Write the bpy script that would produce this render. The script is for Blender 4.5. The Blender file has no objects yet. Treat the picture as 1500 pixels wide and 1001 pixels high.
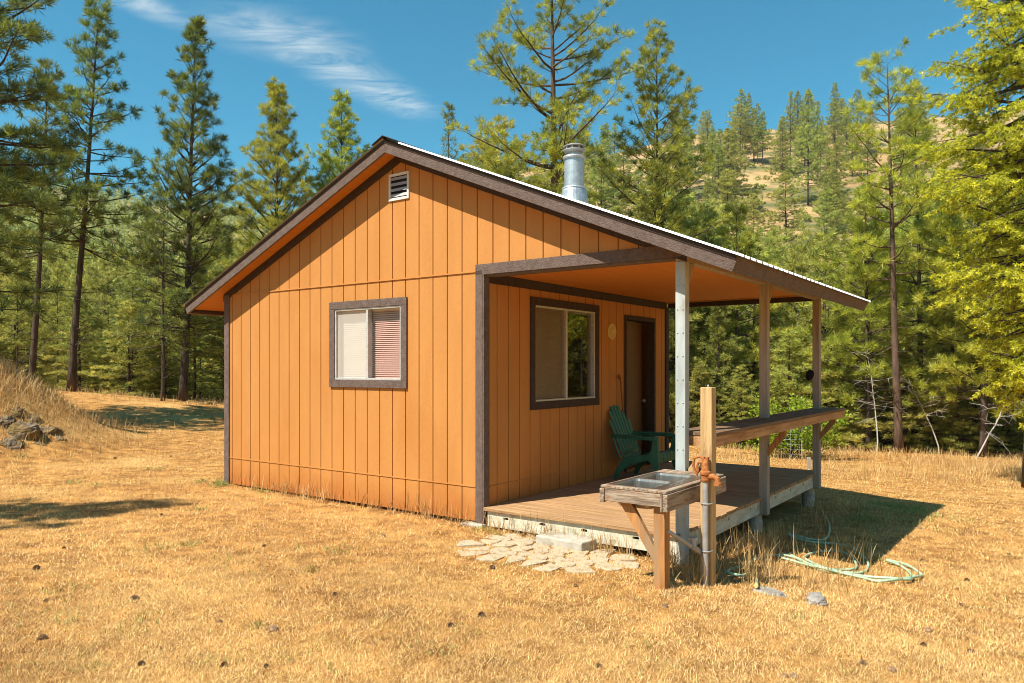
import bpy, bmesh, math, random
import numpy as np
from mathutils import noise as mnoise
from mathutils import Vector, Matrix
from mathutils.geometry import tessellate_polygon
R = math.radians
S = bpy.context.scene
COL = S.collection
rng = np.random.default_rng(7)
random.seed(7)

# ------------------------------------------------------------------ camera, sky, sun, exposure
H = 1.6; F = 1098.0; CX = 750.0; HY = 539.0
cd = bpy.data.cameras.new("camera"); cam = bpy.data.objects.new("camera", cd); COL.objects.link(cam)
cam.location = (0, 0, H); cam.rotation_euler = (R(90), 0, 0)
cd.sensor_width = 36; cd.lens = F/1500*36; cd.shift_y = (HY-500.5)/1500
cd.clip_start = 0.05; cd.clip_end = 6000
S.camera = cam
A = np.array([-0.293, 7.672, 0.0])
U2 = np.array([795, 1098., 0]); U2 /= np.linalg.norm(U2)      # cabin local +x (along the porch wall)
U1 = np.array([-U2[1], U2[0], 0])                              # cabin local +y (leftwards along the gable)
ROT = math.atan2(U2[1], U2[0])
def W(x, y, z=0): return A + U2*x + U1*y + np.array([0, 0, z])
SUN = U2*1 + U1*-.35 + np.array([0, 0, -1.52]); SUN /= np.linalg.norm(SUN)
SUN_STRENGTH = 5.0; SKY_STRENGTH = 0.09; EXPOSURE = 0.74
sl = bpy.data.lights.new("sun", 'SUN'); so = bpy.data.objects.new("sun", sl); COL.objects.link(so)
sl.energy = SUN_STRENGTH; sl.angle = R(0.5); sl.color = (1.0, .93, .82)
so.rotation_euler = Vector(SUN).to_track_quat('-Z', 'Y').to_euler(); so.location = (-20, -15, 35)
wd = bpy.data.worlds.new("World"); S.world = wd; wd.use_nodes = True
def world():
    nt = wd.node_tree; N = nt.nodes; L = nt.links; N.clear()
    out = N.new('ShaderNodeOutputWorld'); bg = N.new('ShaderNodeBackground'); bg.inputs[1].default_value = SKY_STRENGTH
    sky = N.new('ShaderNodeTexSky'); sky.sky_type = 'NISHITA'; sky.sun_disc = False
    sky.sun_elevation = math.asin(-SUN[2]); sky.sun_rotation = math.atan2(-SUN[0], -SUN[1])
    sky.altitude = 900; sky.air_density = 1.0; sky.dust_density = .6; sky.ozone_density = 1.6
    tint = N.new('ShaderNodeMix'); tint.data_type = 'RGBA'; tint.blend_type = 'MULTIPLY'; tint.inputs[0].default_value = 1
    tint.inputs[7].default_value = (.22, 1.0, 1.03, 1)
    L.new(sky.outputs[0], tint.inputs[6])
    # thin cirrus: a cloud layer, mapped on the plane overhead (direction / height)
    tc = N.new('ShaderNodeTexCoord'); sep = N.new('ShaderNodeSeparateXYZ'); L.new(tc.outputs['Generated'], sep.inputs[0])
    mz = N.new('ShaderNodeMath'); mz.operation = 'MAXIMUM'; mz.inputs[1].default_value = .08; L.new(sep.outputs[2], mz.inputs[0])
    dx = N.new('ShaderNodeMath'); dx.operation = 'DIVIDE'; L.new(sep.outputs[0], dx.inputs[0]); L.new(mz.outputs[0], dx.inputs[1])
    dy = N.new('ShaderNodeMath'); dy.operation = 'DIVIDE'; L.new(sep.outputs[1], dy.inputs[0]); L.new(mz.outputs[0], dy.inputs[1])
    cb = N.new('ShaderNodeCombineXYZ'); L.new(dx.outputs[0], cb.inputs[0]); L.new(dy.outputs[0], cb.inputs[1])
    def blob(cx, cy, ang, sx, sy):
        m = N.new('ShaderNodeMapping'); m.vector_type = 'TEXTURE'
        m.inputs['Location'].default_value = (cx, cy, 0); m.inputs['Rotation'].default_value = (0, 0, ang); m.inputs['Scale'].default_value = (sx, sy, 1)
        L.new(cb.outputs[0], m.inputs[0])
        ln = N.new('ShaderNodeVectorMath'); ln.operation = 'LENGTH'; L.new(m.outputs[0], ln.inputs[0])
        r = N.new('ShaderNodeMapRange'); r.interpolation_type = 'SMOOTHSTEP'; r.inputs[1].default_value = 0; r.inputs[2].default_value = 1; r.inputs[3].default_value = 1; r.inputs[4].default_value = 0
        L.new(ln.outputs[1], r.inputs[0]); return r
    bl = [blob(-.70, 2.27, R(35), .36, .25), blob(-.55, 2.58, R(64), .40, .19), blob(-.42, 2.82, R(66), .28, .17), blob(-1.02, 2.05, R(70), .22, .10)]
    acc = bl[0]
    for b in bl[1:]:
        a = N.new('ShaderNodeMath'); a.operation = 'ADD'; L.new(acc.outputs[0], a.inputs[0]); L.new(b.outputs[0], a.inputs[1]); acc = a
    mp = N.new('ShaderNodeMapping'); mp.inputs['Rotation'].default_value = (0, 0, R(-40)); mp.inputs['Scale'].default_value = (2.6, 5.2, 1)
    L.new(cb.outputs[0], mp.inputs[0])
    nz = N.new('ShaderNodeTexNoise'); nz.inputs['Scale'].default_value = 1.3; nz.inputs['Detail'].default_value = 9; nz.inputs['Roughness'].default_value = .62; nz.inputs['Distortion'].default_value = 1.7
    L.new(mp.outputs[0], nz.inputs['Vector'])
    rr = N.new('ShaderNodeMapRange'); rr.inputs[1].default_value = .34; rr.inputs[2].default_value = .86; rr.inputs[4].default_value = .9; L.new(nz.outputs[0], rr.inputs[0])
    mu = N.new('ShaderNodeMath'); mu.operation = 'MULTIPLY'; mu.use_clamp = True; L.new(rr.outputs[0], mu.inputs[0]); L.new(acc.outputs[0], mu.inputs[1])
    mix = N.new('ShaderNodeMix'); mix.data_type = 'RGBA'; mix.inputs[7].default_value = (6.2, 6.6, 6.6, 1)
    L.new(mu.outputs[0], mix.inputs[0]); L.new(tint.outputs[2], mix.inputs[6]); L.new(mix.outputs[2], bg.inputs[0]); L.new(bg.outputs[0], out.inputs[0])
world()
S.view_settings.view_transform = 'Standard'; S.view_settings.look = 'None'; S.view_settings.exposure = EXPOSURE; S.view_settings.gamma = 1
S.render.engine = 'CYCLES'; S.cycles.use_denoising = True; S.cycles.filter_width = 1.0
S.cycles.max_bounces = 7; S.cycles.transparent_max_bounces = 12; S.cycles.diffuse_bounces = 3; S.cycles.caustics_reflective = False; S.cycles.caustics_refractive = False

# ------------------------------------------------------------------ materials
def mat(name, c1, c2=None, scale=(8, 8, 8), rough=.8, bump=0, detail=5, metal=0, ramp=(.35, .65), c3=None, scale3=1.5, ramp3=(.5, .7), attr=None, trans=None, spec=.3, bscale=None, rnd=0, dist=0):
    m = bpy.data.materials.new(name); m.use_nodes = True; nt = m.node_tree; N = nt.nodes; L = nt.links
    p = N['Principled BSDF']; p.inputs['Roughness'].default_value = rough; p.inputs['Metallic'].default_value = metal
    p.inputs['Specular IOR Level'].default_value = spec
    def rgb(c): return (*c, 1)
    tc = N.new('ShaderNodeTexCoord')
    def noise(sc, det=detail):
        mp = N.new('ShaderNodeMapping'); mp.inputs['Scale'].default_value = sc if hasattr(sc, '__len__') else (sc, sc, sc)
        L.new(tc.outputs['Object'], mp.inputs[0])
        n = N.new('ShaderNodeTexNoise'); n.inputs['Scale'].default_value = 1; n.inputs['Detail'].default_value = det; n.inputs['Roughness'].default_value = .6; n.inputs['Distortion'].default_value = dist
        L.new(mp.outputs[0], n.inputs['Vector']); return n
    col = None
    if c2 is None:
        p.inputs['Base Color'].default_value = rgb(c1)
    else:
        rp = N.new('ShaderNodeValToRGB'); rp.color_ramp.elements[0].color = rgb(c1); rp.color_ramp.elements[1].color = rgb(c2)
        rp.color_ramp.elements[0].position = ramp[0]; rp.color_ramp.elements[1].position = ramp[1]
        if attr:
            a = N.new('ShaderNodeAttribute'); a.attribute_name = attr; rp.color_ramp.elements[0].position = 0; rp.color_ramp.elements[1].position = 1
            L.new(a.outputs['Fac'], rp.inputs[0])
        else:
            n = noise(scale); L.new(n.outputs[0], rp.inputs[0])
        col = rp.outputs[0]
    if c3 is not None:
        n3 = noise(scale3, 4); r3 = N.new('ShaderNodeMapRange'); r3.inputs[1].default_value = ramp3[0]; r3.inputs[2].default_value = ramp3[1]; L.new(n3.outputs[0], r3.inputs[0])
        mx = N.new('ShaderNodeMix'); mx.data_type = 'RGBA'; L.new(r3.outputs[0], mx.inputs[0]); mx.inputs[7].default_value = rgb(c3)
        if col: L.new(col, mx.inputs[6])
        else: mx.inputs[6].default_value = rgb(c1)
        col = mx.outputs[2]
    if rnd:
        oi = N.new('ShaderNodeObjectInfo'); hs = N.new('ShaderNodeHueSaturation')
        a = N.new('ShaderNodeMapRange'); a.inputs[3].default_value = .5-.03*rnd; a.inputs[4].default_value = .5+.03*rnd; L.new(oi.outputs['Random'], a.inputs[0]); L.new(a.outputs[0], hs.inputs['Hue'])
        b = N.new('ShaderNodeMath'); b.operation = 'MULTIPLY'; b.inputs[1].default_value = 7.31; L.new(oi.outputs['Random'], b.inputs[0])
        f = N.new('ShaderNodeMath'); f.operation = 'FRACT'; L.new(b.outputs[0], f.inputs[0])
        v = N.new('ShaderNodeMapRange'); v.inputs[3].default_value = 1-.3*rnd; v.inputs[4].default_value = 1+.3*rnd; L.new(f.outputs[0], v.inputs[0]); L.new(v.outputs[0], hs.inputs['Value'])
        if col: L.new(col, hs.inputs['Color'])
        col = hs.outputs[0]
    if col: L.new(col, p.inputs['Base Color'])
    if bump:
        n = noise(bscale or scale, 6); b = N.new('ShaderNodeBump'); b.inputs['Strength'].default_value = bump; b.inputs['Distance'].default_value = .02
        L.new(n.outputs[0], b.inputs['Height']); L.new(b.outputs[0], p.inputs['Normal'])
    if trans:
        t = N.new('ShaderNodeBsdfTranslucent'); ms = N.new('ShaderNodeMixShader'); ms.inputs[0].default_value = trans
        if col: L.new(col, t.inputs[0])
        else: t.inputs[0].default_value = rgb(c1)
        L.new(p.outputs[0], ms.inputs[1]); L.new(t.outputs[0], ms.inputs[2]); L.new(ms.outputs[0], N['Material Output'].inputs[0])
    return m
def glassy(name, tint, refl=1.0):
    m = bpy.data.materials.new(name); m.use_nodes = True; nt = m.node_tree; N = nt.nodes; L = nt.links; N.remove(N['Principled BSDF'])
    t = N.new('ShaderNodeBsdfTransparent'); t.inputs[0].default_value = (*tint, 1); g = N.new('ShaderNodeBsdfGlossy'); g.inputs['Roughness'].default_value = .01
    f = N.new('ShaderNodeLayerWeight'); f.inputs[0].default_value = .5; pw = N.new('ShaderNodeMath'); pw.operation = 'POWER'; pw.inputs[1].default_value = 3.2
    ma = N.new('ShaderNodeMath'); ma.operation = 'MULTIPLY_ADD'; ma.inputs[1].default_value = .85*refl; ma.inputs[2].default_value = .09*refl; mx = N.new('ShaderNodeMixShader')
    L.new(f.outputs['Facing'], pw.inputs[0]); L.new(pw.outputs[0], ma.inputs[0])
    L.new(ma.outputs[0], mx.inputs[0]); L.new(t.outputs[0], mx.inputs[1]); L.new(g.outputs[0], mx.inputs[2]); L.new(mx.outputs[0], N['Material Output'].inputs[0]); return m
def screen_mat(name, c, cover):
    m = bpy.data.materials.new(name); m.use_nodes = True; nt = m.node_tree; N = nt.nodes; L = nt.links
    p = N['Principled BSDF']; p.inputs['Base Color'].default_value = (*c, 1); p.inputs['Roughness'].default_value = .6
    t = N.new('ShaderNodeBsdfTransparent'); mx = N.new('ShaderNodeMixShader'); mx.inputs[0].default_value = cover
    L.new(t.outputs[0], mx.inputs[1]); L.new(p.outputs[0], mx.inputs[2]); L.new(mx.outputs[0], N['Material Output'].inputs[0]); return m
M = dict(
 siding=mat('siding', (.50, .218, .055), (.54, .240, .062), (5, 5, 1.2), .75, .3, c3=(.47, .19, .042), scale3=(1.5, 1.5, .8), ramp3=(.5, .8), bscale=(90, 90, 14)),
 soffit=mat('soffit_paint', (.54, .19, .024), (.62, .23, .034), (2, 30, 30), .7, .15),
 trim=mat('trim_paint', (.135, .092, .075), (.185, .135, .112), (16, 16, 16), .75, .9, bscale=(10, 90, 90), dist=.6),
 trimz=mat('trim_paint_upright', (.135, .092, .075), (.185, .135, .112), (16, 16, 16), .75, .9, bscale=(90, 90, 10), dist=.6),
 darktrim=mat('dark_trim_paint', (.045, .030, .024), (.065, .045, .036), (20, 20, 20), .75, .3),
 roofmetal=mat('roof_metal', (.44, .45, .45), (.58, .59, .59), (3, 14, 3), .45, 0, metal=.4),
 whitemetal=mat('white_metal', (.62, .61, .58), (.72, .71, .68), (20, 20, 20), .45),
 alu=mat('aluminium_frame', (.50, .49, .45), (.66, .64, .60), (30, 30, 30), .45, metal=.35),
 galv=mat('galvanized', (.42, .46, .47), (.62, .66, .66), (14, 14, 14), .42, metal=.6, c3=(.42, .27, .14), scale3=(6, 6, 6), ramp3=(.72, .82)),
 vent=mat('vent_metal', (.40, .39, .37), (.5, .49, .47), (10, 10, 10), .5, metal=.4),
 black=mat('dark_interior', (.012, .010, .009), rough=.9),
 interior=mat('interior_panel', (.10, .08, .06), rough=.9),
 glass=glassy('window_glass', (.92, .94, .92)),
 porchglass=glassy('porch_window_glass', (.80, .82, .80), 1.15),
 dimblind=mat('dim_blind_slat', (.42, .33, .21), rough=.5),  # porch slats: darker copy of blind_slat, the porch shade is in the colour
 pinkblind=mat('pink_blind_slat', (.80, .46, .40), rough=.5),
 screen=screen_mat('insect_screen', (.80, .72, .63), .45),
 darkscreen=screen_mat('shaded_insect_screen', (.30, .23, .14), .5),  # copy of insect_screen with the dimness of the porch set in its colour
 blind=mat('blind_slat', (.86, .79, .70), rough=.5), pinkcloth=mat('pink_curtain', (.72, .30, .25), (.80, .37, .31), (4, 40, 4), .8),
 door=mat('door_paint', (.135, .068, .019), (.16, .082, .025), (6, 6, 6), .6),
 deck=mat('deck_boards', (.25, .135, .058), (.54, .325, .155), (34, 1.4, 34), .85, .5, c3=(.36, .21, .105), scale3=(7, 1.2, 7), ramp3=(.45, .65)),
 rim=mat('rim_board', (.52, .48, .34), (.72, .68, .54), (5, 5, 18), .8, .3, c3=(.26, .22, .13), scale3=(9, 9, 5), ramp3=(.58, .74)),
 postpale=mat('post_paint', (.36, .40, .39), (.48, .52, .50), (12, 12, 3), .7, .25, c3=(.30, .28, .23), scale3=(7, 7, 3), ramp3=(.6, .75)),
 postgrey=mat('post_weathered', (.30, .25, .19), (.42, .36, .28), (22, 22, 2), .85, .4),
 counter=mat('counter_top', (.13, .075, .040), (.24, .15, .085), (2, 34, 34), .8, .4),
 cedar=mat('cedar_board', (.40, .205, .082), (.58, .33, .15), (2, 40, 40), .75, .4, c3=(.33, .15, .055), scale3=(2, 9, 9), ramp3=(.5, .65)),
 cedarz=mat('cedar_post', (.42, .255, .105), (.62, .42, .20), (34, 34, 2.2), .75, .45, c3=(.28, .14, .055), scale3=(12, 12, 2.2), ramp3=(.56, .68)),
 orangewood=mat('stained_timber', (.30, .125, .036), (.52, .25, .085), (30, 30, 2.5), .7, .4, c3=(.34, .22, .12), scale3=(7, 7, 1.6), ramp3=(.5, .66)),
 oldwood=mat('weathered_timber', (.16, .112, .074), (.46, .36, .26), (3, 38, 38), .85, .8, c3=(.30, .14, .07), scale3=(5, 16, 16), ramp3=(.54, .66)),
 oldwoody=mat('weathered_timber_cross', (.16, .112, .074), (.46, .36, .26), (38, 3, 38), .85, .8, c3=(.30, .14, .07), scale3=(16, 5, 16), ramp3=(.54, .66)),
 steel=mat('stainless_steel', (.40, .35, .29), (.50, .44, .37), (3, 60, 3), .40, metal=1),
 concrete=mat('concrete', (.40, .36, .28), (.58, .52, .43), (14, 14, 14), .9, .5, c3=(.30, .24, .16), scale3=(6, 6, 9), ramp3=(.5, .7)),
 stone=mat('flagstone', (.42, .34, .22), (.60, .50, .35), (7, 7, 7), .9, .5, c3=(.35, .25, .14), scale3=(9, 9, 9), ramp3=(.48, .68)),
 rock=mat('rock', (.075, .055, .036), (.28, .215, .15), (7, 7, 7), .95, 1, c3=(.20, .135, .05), scale3=(3.5, 3.5, 3.5), ramp3=(.44, .56)),
 greyrock=mat('pale_rock', (.20, .18, .155), (.36, .33, .29), (9, 9, 9), .92, .8),
 hose=mat('hose_rubber', (.26, .42, .28), (.50, .66, .44), (9, 9, 9), .5, c3=(.30, .27, .16), scale3=(14, 14, 14), ramp3=(.55, .7)),
 green=mat('green_plastic', (.016, .12, .066), (.026, .155, .092), (6, 6, 6), .36, c3=(.04, .17, .11), scale3=5, spec=.5),
 rust=mat('rusty_iron', (.33, .10, .025), (.50, .20, .06), (40, 40, 40), .7, .5),
 pipe=mat('grey_pipe', (.30, .30, .29), (.46, .45, .43), (10, 10, 10), .5, metal=.3),
 plaque=mat('plaque_ceramic', (.66, .48, .17), (.78, .60, .26), (22, 22, 22), .5),
 stick=mat('stick_wood', (.22, .085, .03), (.30, .13, .05), (8, 8, 8), .6),
 bark=mat('pine_bark', (.045, .033, .026), (.125, .088, .062), (9, 9, 2.0), .95, 1, bscale=(14, 14, 3)),
 redbark=mat('reddish_pine_bark', (.060, .040, .029), (.17, .105, .070), (9, 9, 2.0), .95, 1, bscale=(14, 14, 3)),
 deadwood=mat('bleached_wood', (.42, .38, .33), (.58, .54, .48), (8, 8, 8), .9),
 needles=mat('pine_needles', (.060, .105, .028), (.44, .47, .080), attr='tint', rough=.45, trans=.45, rnd=.5, spec=.5),
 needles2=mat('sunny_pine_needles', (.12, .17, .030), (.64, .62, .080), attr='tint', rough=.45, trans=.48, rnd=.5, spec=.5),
 firneedles=mat('fir_needles', (.17, .22, .020), (.86, .83, .07), attr='tint', rough=.45, trans=.52),
 forest=mat('forest_needles', (.13, .165, .046), (.70, .68, .155), attr='tint', rough=.5, trans=.5, rnd=.6),
 bush=mat('bush_leaves', (.14, .25, .02), (.40, .52, .04), attr='tint', rough=.5, trans=.45),
 cone=mat('pine_cone_scale', (.20, .115, .062), (.40, .26, .15), (30, 30, 30), .9),
 grass=mat('dry_grass_blade', (.25, .098, .020), (1.0, .70, .29), attr='tint', rough=.8, trans=.15),
 tallgrass=mat('tall_grass_blade', (.36, .19, .06), (.74, .53, .24), attr='tint', rough=.8, trans=.25),
 weed=mat('green_weed_leaf', (.22, .23, .055), (.46, .43, .13), attr='tint', rough=.7, trans=.3),
 ground=mat('dry_ground', (.22, .092, .020), (.56, .285, .075), (5.0, 5.0, 5.0), .95, .9, detail=9, c3=(.56, .335, .11), scale3=(.7, .7, .7), ramp3=(.48, .72), bscale=(30, 30, 30)),
 hill=mat('dry_hill_grass', (.34, .205, .085), (.48, .31, .14), (.05, .05, .05), .95, 0, detail=9, c3=(.12, .125, .040), scale3=(.09, .09, .09), ramp3=(.47, .60)),
)

def foot_stain(m, col, hgt):
    nt = m.node_tree; N = nt.nodes; L = nt.links; p = N['Principled BSDF']; src = p.inputs['Base Color'].links[0].from_socket
    tc = N.new('ShaderNodeTexCoord'); sp = N.new('ShaderNodeSeparateXYZ'); L.new(tc.outputs['Object'], sp.inputs[0])
    nz = N.new('ShaderNodeTexNoise'); nz.inputs['Scale'].default_value = 2.2; nz.inputs['Detail'].default_value = 7; nz.inputs['Roughness'].default_value = .65; L.new(tc.outputs['Object'], nz.inputs['Vector'])
    ad = N.new('ShaderNodeMath'); ad.operation = 'MULTIPLY_ADD'; ad.inputs[1].default_value = -1.5*hgt; L.new(nz.outputs[0], ad.inputs[0]); L.new(sp.outputs[2], ad.inputs[2])
    r = N.new('ShaderNodeMapRange'); r.inputs[1].default_value = -.85*hgt; r.inputs[2].default_value = .10*hgt; r.inputs[3].default_value = .85; r.inputs[4].default_value = 0; L.new(ad.outputs[0], r.inputs[0])
    mx = N.new('ShaderNodeMix'); mx.data_type = 'RGBA'; mx.inputs[7].default_value = (*col, 1); L.new(r.outputs[0], mx.inputs[0]); L.new(src, mx.inputs[6]); L.new(mx.outputs[2], p.inputs['Base Color'])
foot_stain(M['siding'], (.40, .125, .022), .42)

# ------------------------------------------------------------------ mesh helpers
class MB:
    def __init__(s): s.v = []; s.f = []
    def add(s, vs, fs, mx=None):
        o = len(s.v)
        for p in vs:
            s.v.append(tuple(mx @ Vector(p)) if mx is not None else tuple(float(c) for c in p))
        for f in fs: s.f.append([i+o for i in f])
        return s
    def box(s, x0, x1, y0, y1, z0, z1, mx=None):
        x0, x1 = sorted((x0, x1)); y0, y1 = sorted((y0, y1)); z0, z1 = sorted((z0, z1))
        return s.add([(x0,y0,z0),(x1,y0,z0),(x1,y1,z0),(x0,y1,z0),(x0,y0,z1),(x1,y0,z1),(x1,y1,z1),(x0,y1,z1)],
                     [(3,2,1,0),(4,5,6,7),(0,1,5,4),(1,2,6,5),(2,3,7,6),(3,0,4,7)], mx)
    def prism(s, poly, a0, a1, axis='x', mx=None):
        """poly: 2D points in the other two axes (x: y,z / y: x,z / z: x,y), extruded from a0 to a1"""
        def P(u, w, a): return {'x': (a, u, w), 'y': (u, a, w), 'z': (u, w, a)}[axis]
        n = len(poly); vs = [P(u, w, a0) for u, w in poly] + [P(u, w, a1) for u, w in poly]
        tri = tessellate_polygon([[Vector((u, w, 0)) for u, w in poly]])
        fs = [tuple(t) for t in tri] + [tuple(i+n for i in reversed(t)) for t in tri] + [(i, (i+1) % n, (i+1) % n+n, i+n) for i in range(n)]
        return s.add(vs, fs, mx)
    def tube(s, pts, rad, n=8, cap=True, mx=None):
        pts = [Vector(p) for p in pts]; m = len(pts); rad = list(rad) if hasattr(rad, '__len__') else [rad]*m
        vs = []; fs = []; ref = None
        for i, p in enumerate(pts):
            t = (pts[min(i+1, m-1)]-pts[max(i-1, 0)]).normalized()
            if ref is None: ref = t.orthogonal().normalized()
            ref = (ref - t*ref.dot(t)).normalized(); b = t.cross(ref)
            for k in range(n):
                a = 2*math.pi*k/n; vs.append(p+(ref*math.cos(a)+b*math.sin(a))*rad[i])
        for i in range(m-1):
            for k in range(n): fs.append((i*n+k, i*n+(k+1) % n, (i+1)*n+(k+1) % n, (i+1)*n+k))
        if cap: fs.append(tuple(reversed(range(n)))); fs.append(tuple(range((m-1)*n, m*n)))
        return s.add(vs, fs, mx)
    def lathe(s, prof, n=24, mx=None, center=(0, 0)):
        vs = []; fs = []; m = len(prof)
        for r, z in prof:
            for k in range(n): a = 2*math.pi*k/n; vs.append((center[0]+r*math.cos(a), center[1]+r*math.sin(a), z))
        for i in range(m-1):
            for k in range(n): fs.append((i*n+k, i*n+(k+1) % n, (i+1)*n+(k+1) % n, (i+1)*n+k))
        fs.append(tuple(reversed(range(n)))); fs.append(tuple(range((m-1)*n, m*n)))
        return s.add(vs, fs, mx)
    def build(s, name, m, parent=None, bevel=0, smooth=False, fix=True):
        me = bpy.data.meshes.new(name); me.from_pydata(s.v, [], s.f); me.materials.append(m)
        if fix:
            bm = bmesh.new(); bm.from_mesh(me); bmesh.ops.recalc_face_normals(bm, faces=bm.faces); bm.to_mesh(me); bm.free()
        if smooth: me.polygons.foreach_set('use_smooth', [True]*len(me.polygons))
        o = bpy.data.objects.new(name, me); COL.objects.link(o)
        if parent: o.parent = parent
        if bevel:
            b = o.modifiers.new('bevel', 'BEVEL'); b.width = bevel; b.segments = 2; b.limit_method = 'ANGLE'; b.angle_limit = R(40)
        return o
def fast_mesh(name, V, Fc, m, tint=None, parent=None, link=True):
    """numpy verts (n,3) and faces (k,3 or 4) -> object"""
    me = bpy.data.meshes.new(name); k = Fc.shape[1]
    me.vertices.add(len(V)); me.vertices.foreach_set('co', np.ascontiguousarray(V, np.float32).ravel())
    me.loops.add(Fc.size); me.loops.foreach_set('vertex_index', np.ascontiguousarray(Fc, np.int32).ravel())
    me.polygons.add(len(Fc)); me.polygons.foreach_set('loop_start', np.arange(0, Fc.size, k, dtype=np.int32))
    if tint is not None:
        a = me.attributes.new('tint', 'FLOAT', 'FACE'); a.data.foreach_set('value', np.clip(tint, 0, 1).astype(np.float32))
    me.update(calc_edges=True); me.materials.append(m)
    o = bpy.data.objects.new(name, me)
    if link: COL.objects.link(o)
    if parent: o.parent = parent
    return o
def tag(o, label, cat=None, group=None, kind=None):
    if label: o['label'] = label
    if cat: o['category'] = cat
    if group: o['group'] = group
    if kind: o['kind'] = kind
    return o
def thing(name, label, cat, loc=(0, 0, 0), rot=0, group=None):
    o = bpy.data.objects.new(name, None); COL.objects.link(o); o.location = [float(c) for c in loc]; o.rotation_euler = (0, 0, rot); o.empty_display_size = .2
    return tag(o, label, cat, group)
def struct(o): o['kind'] = 'structure'; return o
def frame(o, ex, ey, ez):
    m = Matrix.Identity(4)
    for i, e in enumerate((ex, ey, ez)):
        for j in range(3): m[j][i] = e[j]
    for j in range(3): m[j][3] = o[j]
    return m

# ------------------------------------------------------------------ terrain
def px2w(px, py, Y): return ((px-CX)/F*Y, Y, H-(py-HY)/F*Y)
ctrl = [(-.3, 7.67, -.03), (*W(0, 2.2)[:2], -.02), (*W(0, 4.5)[:2], .02), (1.1, 5.35, .03), (1.41, 6.44, -.09), (1.46, 5.58, -.01), (*W(2.3, -2.1)[:2], -.22), (*W(4.5, -2.1)[:2], -.26),
        (*W(6.5, -3.3)[:2], -.42), (*W(1.6, -3.4)[:2], -.24), (0, 3.8, .04), (-3, 4, .08), (3, 4, -.06), (5.5, 5, -.22), (-6, 6, .15), (*W(4.5, 4.5)[:2], -.05), (-8.6, 12.6, .14),
        px2w(104, 568, 23), px2w(268, 583, 23), px2w(328, 592, 22), px2w(1300, 668, 20), px2w(1500, 690, 18), px2w(1080, 655, 22), px2w(1200, 672, 20), (0, 20, -.1), (0, 0, .1), (-6, -3, .3), (6, -3, -.2), (14, 8, -.7), (-14, 6, .6), (-20, 22, 1.2), (18, 18, -1.2)]
ctrl = np.array(ctrl, float)
def tps_phi(r2): return np.where(r2 > 0, r2*np.log(r2+1e-12), 0)
def tps_fit(P):
    n = len(P); d = ((P[:, None, :2]-P[None, :, :2])**2).sum(-1)
    K = tps_phi(d)+np.eye(n)*2.0; Q = np.c_[np.ones(n), P[:, :2]]
    Mx = np.block([[K, Q], [Q.T, np.zeros((3, 3))]]); return np.linalg.solve(Mx, np.r_[P[:, 2], 0, 0, 0])
TPS = tps_fit(ctrl)
def sst(a, b, x): t = np.clip((x-a)/(b-a), 0, 1); return t*t*(3-2*t)
def wob(X, Y, f, s=0): return (np.sin(X*f+1.3+s)*np.cos(Y*f*.83+.4*s)+.6*np.sin(X*f*2.1+Y*f*1.7+s)+.35*np.sin(X*f*4.3-Y*f*3.9+2*s))/1.95
CREST = ([-300, 0, 100, 180, 350, 450, 560, 640, 700, 850, 900, 1000, 1060, 1130, 1250, 1400, 1500, 1800],
         [265, 268, 280, 288, 318, 345, 330, 262, 250, 228, 215, 205, 198, 193, 180, 165, 155, 150])
def terrain(X, Y):
    X = np.asarray(X, float); Y = np.asarray(Y, float); sh = X.shape; x = X.ravel(); y = Y.ravel(); r = np.hypot(x, y)
    q = np.minimum(r, 30); xc = x*q/np.maximum(r, 1e-6); yc = y*q/np.maximum(r, 1e-6)
    near = TPS[-3]+TPS[-2]*xc+TPS[-1]*yc
    for (a, b, _), w in zip(ctrl, TPS[:-3]): near = near+w*tps_phi((xc-a)**2+(yc-b)**2)
    near = np.clip(near, -2.2, 2.2)
    near = near+1.7*np.exp(-(((x+10.5)/2.4)**2+((y-13.2)/2.2)**2)**1.35)
    near = near+.012*wob(x, y, 2.3)+.02*wob(x, y, .9, 2)
    phi = np.clip(np.arctan2(x, y), -R(58), R(58)); dep = r*np.cos(np.minimum(np.abs(np.arctan2(x, y)), R(58))); px = CX+F*np.tan(phi)
    yc_ = np.interp(px, *CREST); left = 1-sst(560, 660, px)
    rc = 240*(1-left)+620*left
    zc = H+(HY-yc_)*rc/F
    v0 = -3.2*(1-left)-.6*left; v1 = -5*(1-left)-4*left
    t = np.clip((dep-62)/(rc-62), 0, None)
    prof = np.where(t < 1, v1+(zc-v1)*(t**(1.0+.25*left)), zc-(t-1)*rc*.12)
    far = np.where(dep < 62, v0+(v1-v0)*sst(30, 62, dep), prof)
    far = far+wob(x, y, .05)*np.clip((dep-70)*.012, 0, 2.5)+wob(x, y, .013, 1)*np.clip((dep-100)*.018, 0, 6)*(1-.6*sst(.8, 1.05, t))
    back = np.abs(np.arctan2(x, y)) > R(58)
    w = sst(20.5, 36, np.where(back, r*.8, dep))
    return (near*(1-w)+far*w).reshape(sh)
def TZ(x, y): return float(terrain(np.array([x]), np.array([y]))[0])
def ground_at(px, py, d0=3, d1=800):
    """where the ray through a picture point meets the terrain"""
    d = np.concatenate([np.linspace(d0, 40, 500), np.geomspace(40, d1, 900)]); d = d[d >= d0]
    x = (px-CX)/F*d; z = H-(py-HY)/F*d; g = terrain(x, d); k = np.argmax(g >= z)
    if not (g >= z).any(): return None
    return x[k], d[k], g[k]
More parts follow.
